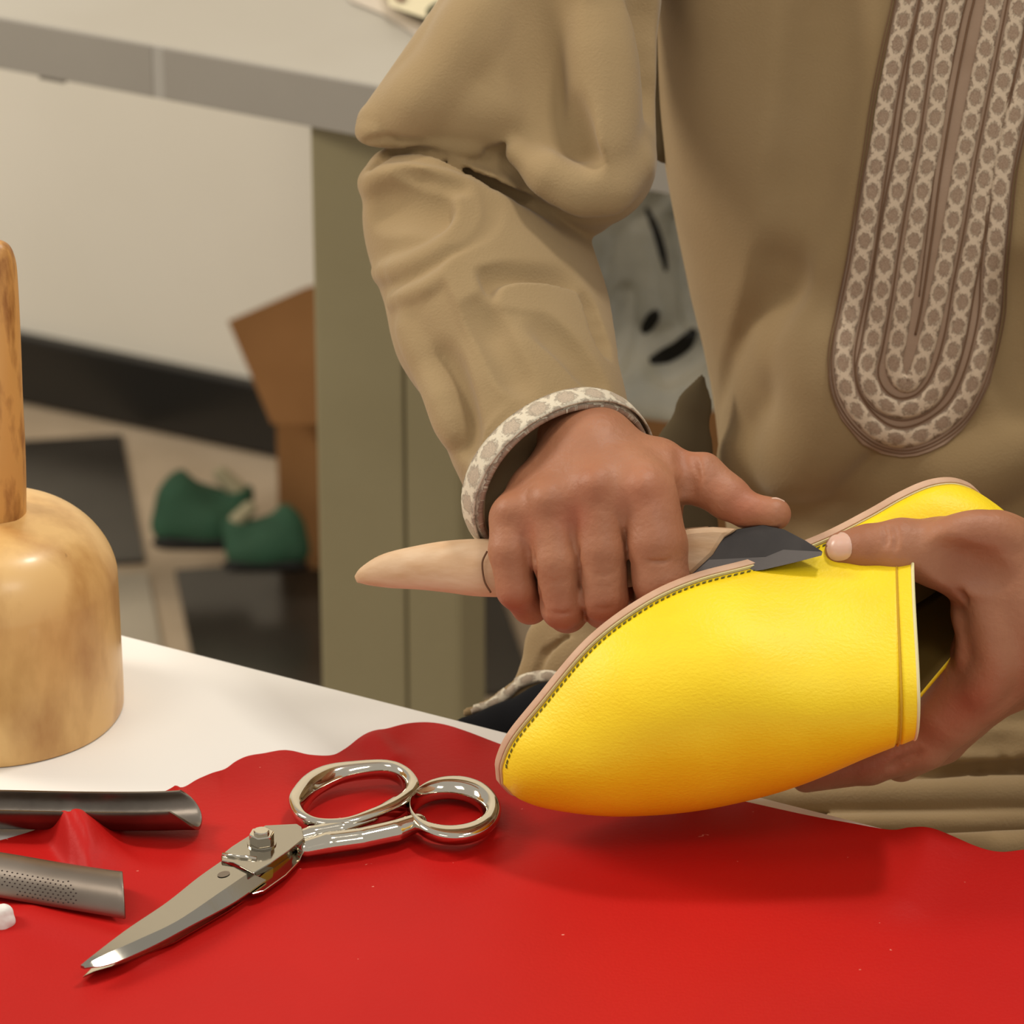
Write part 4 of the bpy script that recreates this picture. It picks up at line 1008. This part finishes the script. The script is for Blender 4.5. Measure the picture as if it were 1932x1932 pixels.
# folds on the forearm
FS = 0.75
D0_ = s.D.copy()
Fd = lambda P_, r, dp, k, op='s', D=None, tp=True: s.fold(P_, r, dp*FS, k*(0.55 if FS < 1 else 1), op, D0_, tp)
Fd([(700, 345), (780, 345), (870, 366)], (24, 20), 8, 50, 'u')
Fd([(705, 385), (780, 378), (850, 392)], 40, 9, 60); Fd([(878, 380), (882, 420), (850, 462), (780, 500), (700, 520)], 14, 5, 44, 'u')
Fd([(868, 505), (930, 482), (1010, 462), (1080, 470)], 12, 8, 40, 'u'); Fd([(868, 505), (800, 548), (740, 570)], 10, 6, 40, 'u')
Fd([(884, 540), (960, 522), (1080, 530)], (16, 40), 10, 60); 
Fd([(866, 520), (905, 610), (955, 690), (975, 740)], 18, 8, 50, 'u'); Fd([(900, 570), (945, 655), (980, 720)], 24, 9, 50)
Fd([(960, 565), (1050, 570), (1120, 596)], 24, 6, 50, 'u'); Fd([(1030, 605), (1080, 650), (1130, 710)], 26, 6, 50)
Fd([(1112, 560), (1128, 610), (1146, 655)], 18, 13, 30); Fd([(826, 680), (850, 760), (866, 830)], 30, 12, 60); Fd([(775, 620), (830, 740), (862, 820)], 24, 6, 54, 'u')
s.D = np.maximum(s.D, lim); s.D = fo_cut(s.D)
fo_ = s.D.copy()
# upper bag with its own folds
FS = 1.0
s.D = up_
D0_ = s.D.copy()
Fd([(1000, -60), (1030, 120), (1070, 250)], (40, 30), 20, 70); Fd([(1215, -80), (1225, 60), (1235, 200)], 22, 12, 50)
Fd([(1130, 60), (1140, 200), (1120, 320)], 34, 10, 60, 'u'); Fd([(1065, 210), (1085, 300), (1110, 370)], 20, 12, 50)
Fd([(900, 20), (850, 130), (760, 220)], 30, 7, 60, 'u'); Fd([(672, 252), (740, 256), (830, 275), (900, 280)], 12, 9, 24, 'u')

s.path([(975, 292, 165), (1035, 335, 138), (1090, 362, 138), (1150, 356, 150), (1200, 310, 190)], [20, 30, 34, 34, 24], 46, 46)
k = 7.0; h = np.maximum(k-np.abs(s.D-fo_), 0)/k; s.D = np.minimum(s.D, fo_)-h*h*k*0.25
s.cone((850, 300, 300), (1080, 350, 310), 92, 104, 14)
D0_ = s.D.copy()
Fd([(700, 316), (738, 290), (780, 283), (830, 294), (866, 306)], 7, 16, 9); Fd([(690, 268), (740, 262), (800, 272)], 5, 6, 10)
Fd([(750, 322), (800, 340), (870, 352)], 12, 10, 18)
for dz_ in (0, 20, 40, 60, 80): s.path([(838, 308, 140+dz_), (880, 322, 140+dz_), (930, 346, 142+dz_), (985, 374, 132+dz_), (1045, 406, 106+dz_), (1108, 438, 112+dz_)], [5, 8, 10, 12, 15, 18], 7, 7, 's')
s.path([(925, 288, 196), (955, 286, 192), (990, 318, 184), (1020, 360, 150)], [10, 15, 15, 16], 12, 12, 's')
s.D[:, 0, :] = 100
sm_, _, _ = s.mesh('sleeve', M['robe'], WA, 3); sl = link('sleeve', sm_, robe)
# cuff trim: braided band round the cuff
n = 90; V = []; UV = []
for i in range(n):
    a = 2*math.pi*i/n
    rad = A_*math.cos(a)+B2*math.sin(a); rn = rad/np.linalg.norm(rad)
    for kk in range(6):
        e = kk/5; p = C0+rad*(1.064+0.012*math.sin(e*math.pi)+0.01*math.sin(3*a))+axd*(50*e-3)
        V.append(WA(p)); UV.append((i/n*20, 0.08+e*0.9))
    for kk in range(3):
        V.append(WA(C0+rad*(1.03-0.02*(kk+1))+nC*3)); UV.append((i/n*20, -0.1))
me = mesh_np('cuff_trim', V, grid_faces(n, 9, True, False), M['cufftrim']); set_uv(me, UV); fixn(me); ct = link('cuff_trim', me, robe); solidify(ct, 0.0008, 0)
# left sleeve outside the frame
k_ = Field((2010, -200, -420), (2900, 1460, 900), 14)
k_.path([(2120, 1200, -120), (2560, 900, 250), (2420, -100, 560)], [170, 210, 230], 40, 60)
X = k_.ax[0][:, None, None]; k_.D = np.maximum(k_.D, (2050-X)+0*k_.D).astype(np.float32)
me, _, _ = k_.mesh('sleeve', M['robe'], WA, 1); link('sleeve', me, robe)
# shoulders of the robe, above the frame
k_ = Field((860, -760, 60), (2800, -110, 1300), 14)
k_.cone((1320, -380, 640), (2300, -380, 650), 246, 246, 40); k_.cone((1320, -380, 640), (1062, -150, 385), 246, 196, 40); k_.cone((2300, -380, 650), (2420, -60, 560), 246, 236, 40)
k_.cone((1800, -360, 700), (1820, -100, 700), 380, 440, 60)
k_.cone((1800, -560, 610), (1800, -900, 540), 150, 190, 20, 's')
k_.D[:, -1, :] = 100
me, _, _ = k_.mesh('robe_yoke', M['robe'], WA, 2); link('robe_yoke', me, robe)
# hem trim on the skirt end
P = [(890, 1343), (925, 1332), (952, 1312), (972, 1293), (1000, 1280), (1040, 1276), (1075, 1290), (1110, 1310)]
ribbon('hem_trim', P, 22, 0.0008, M['cufftrim'], sk, 40, bvh=sb_)
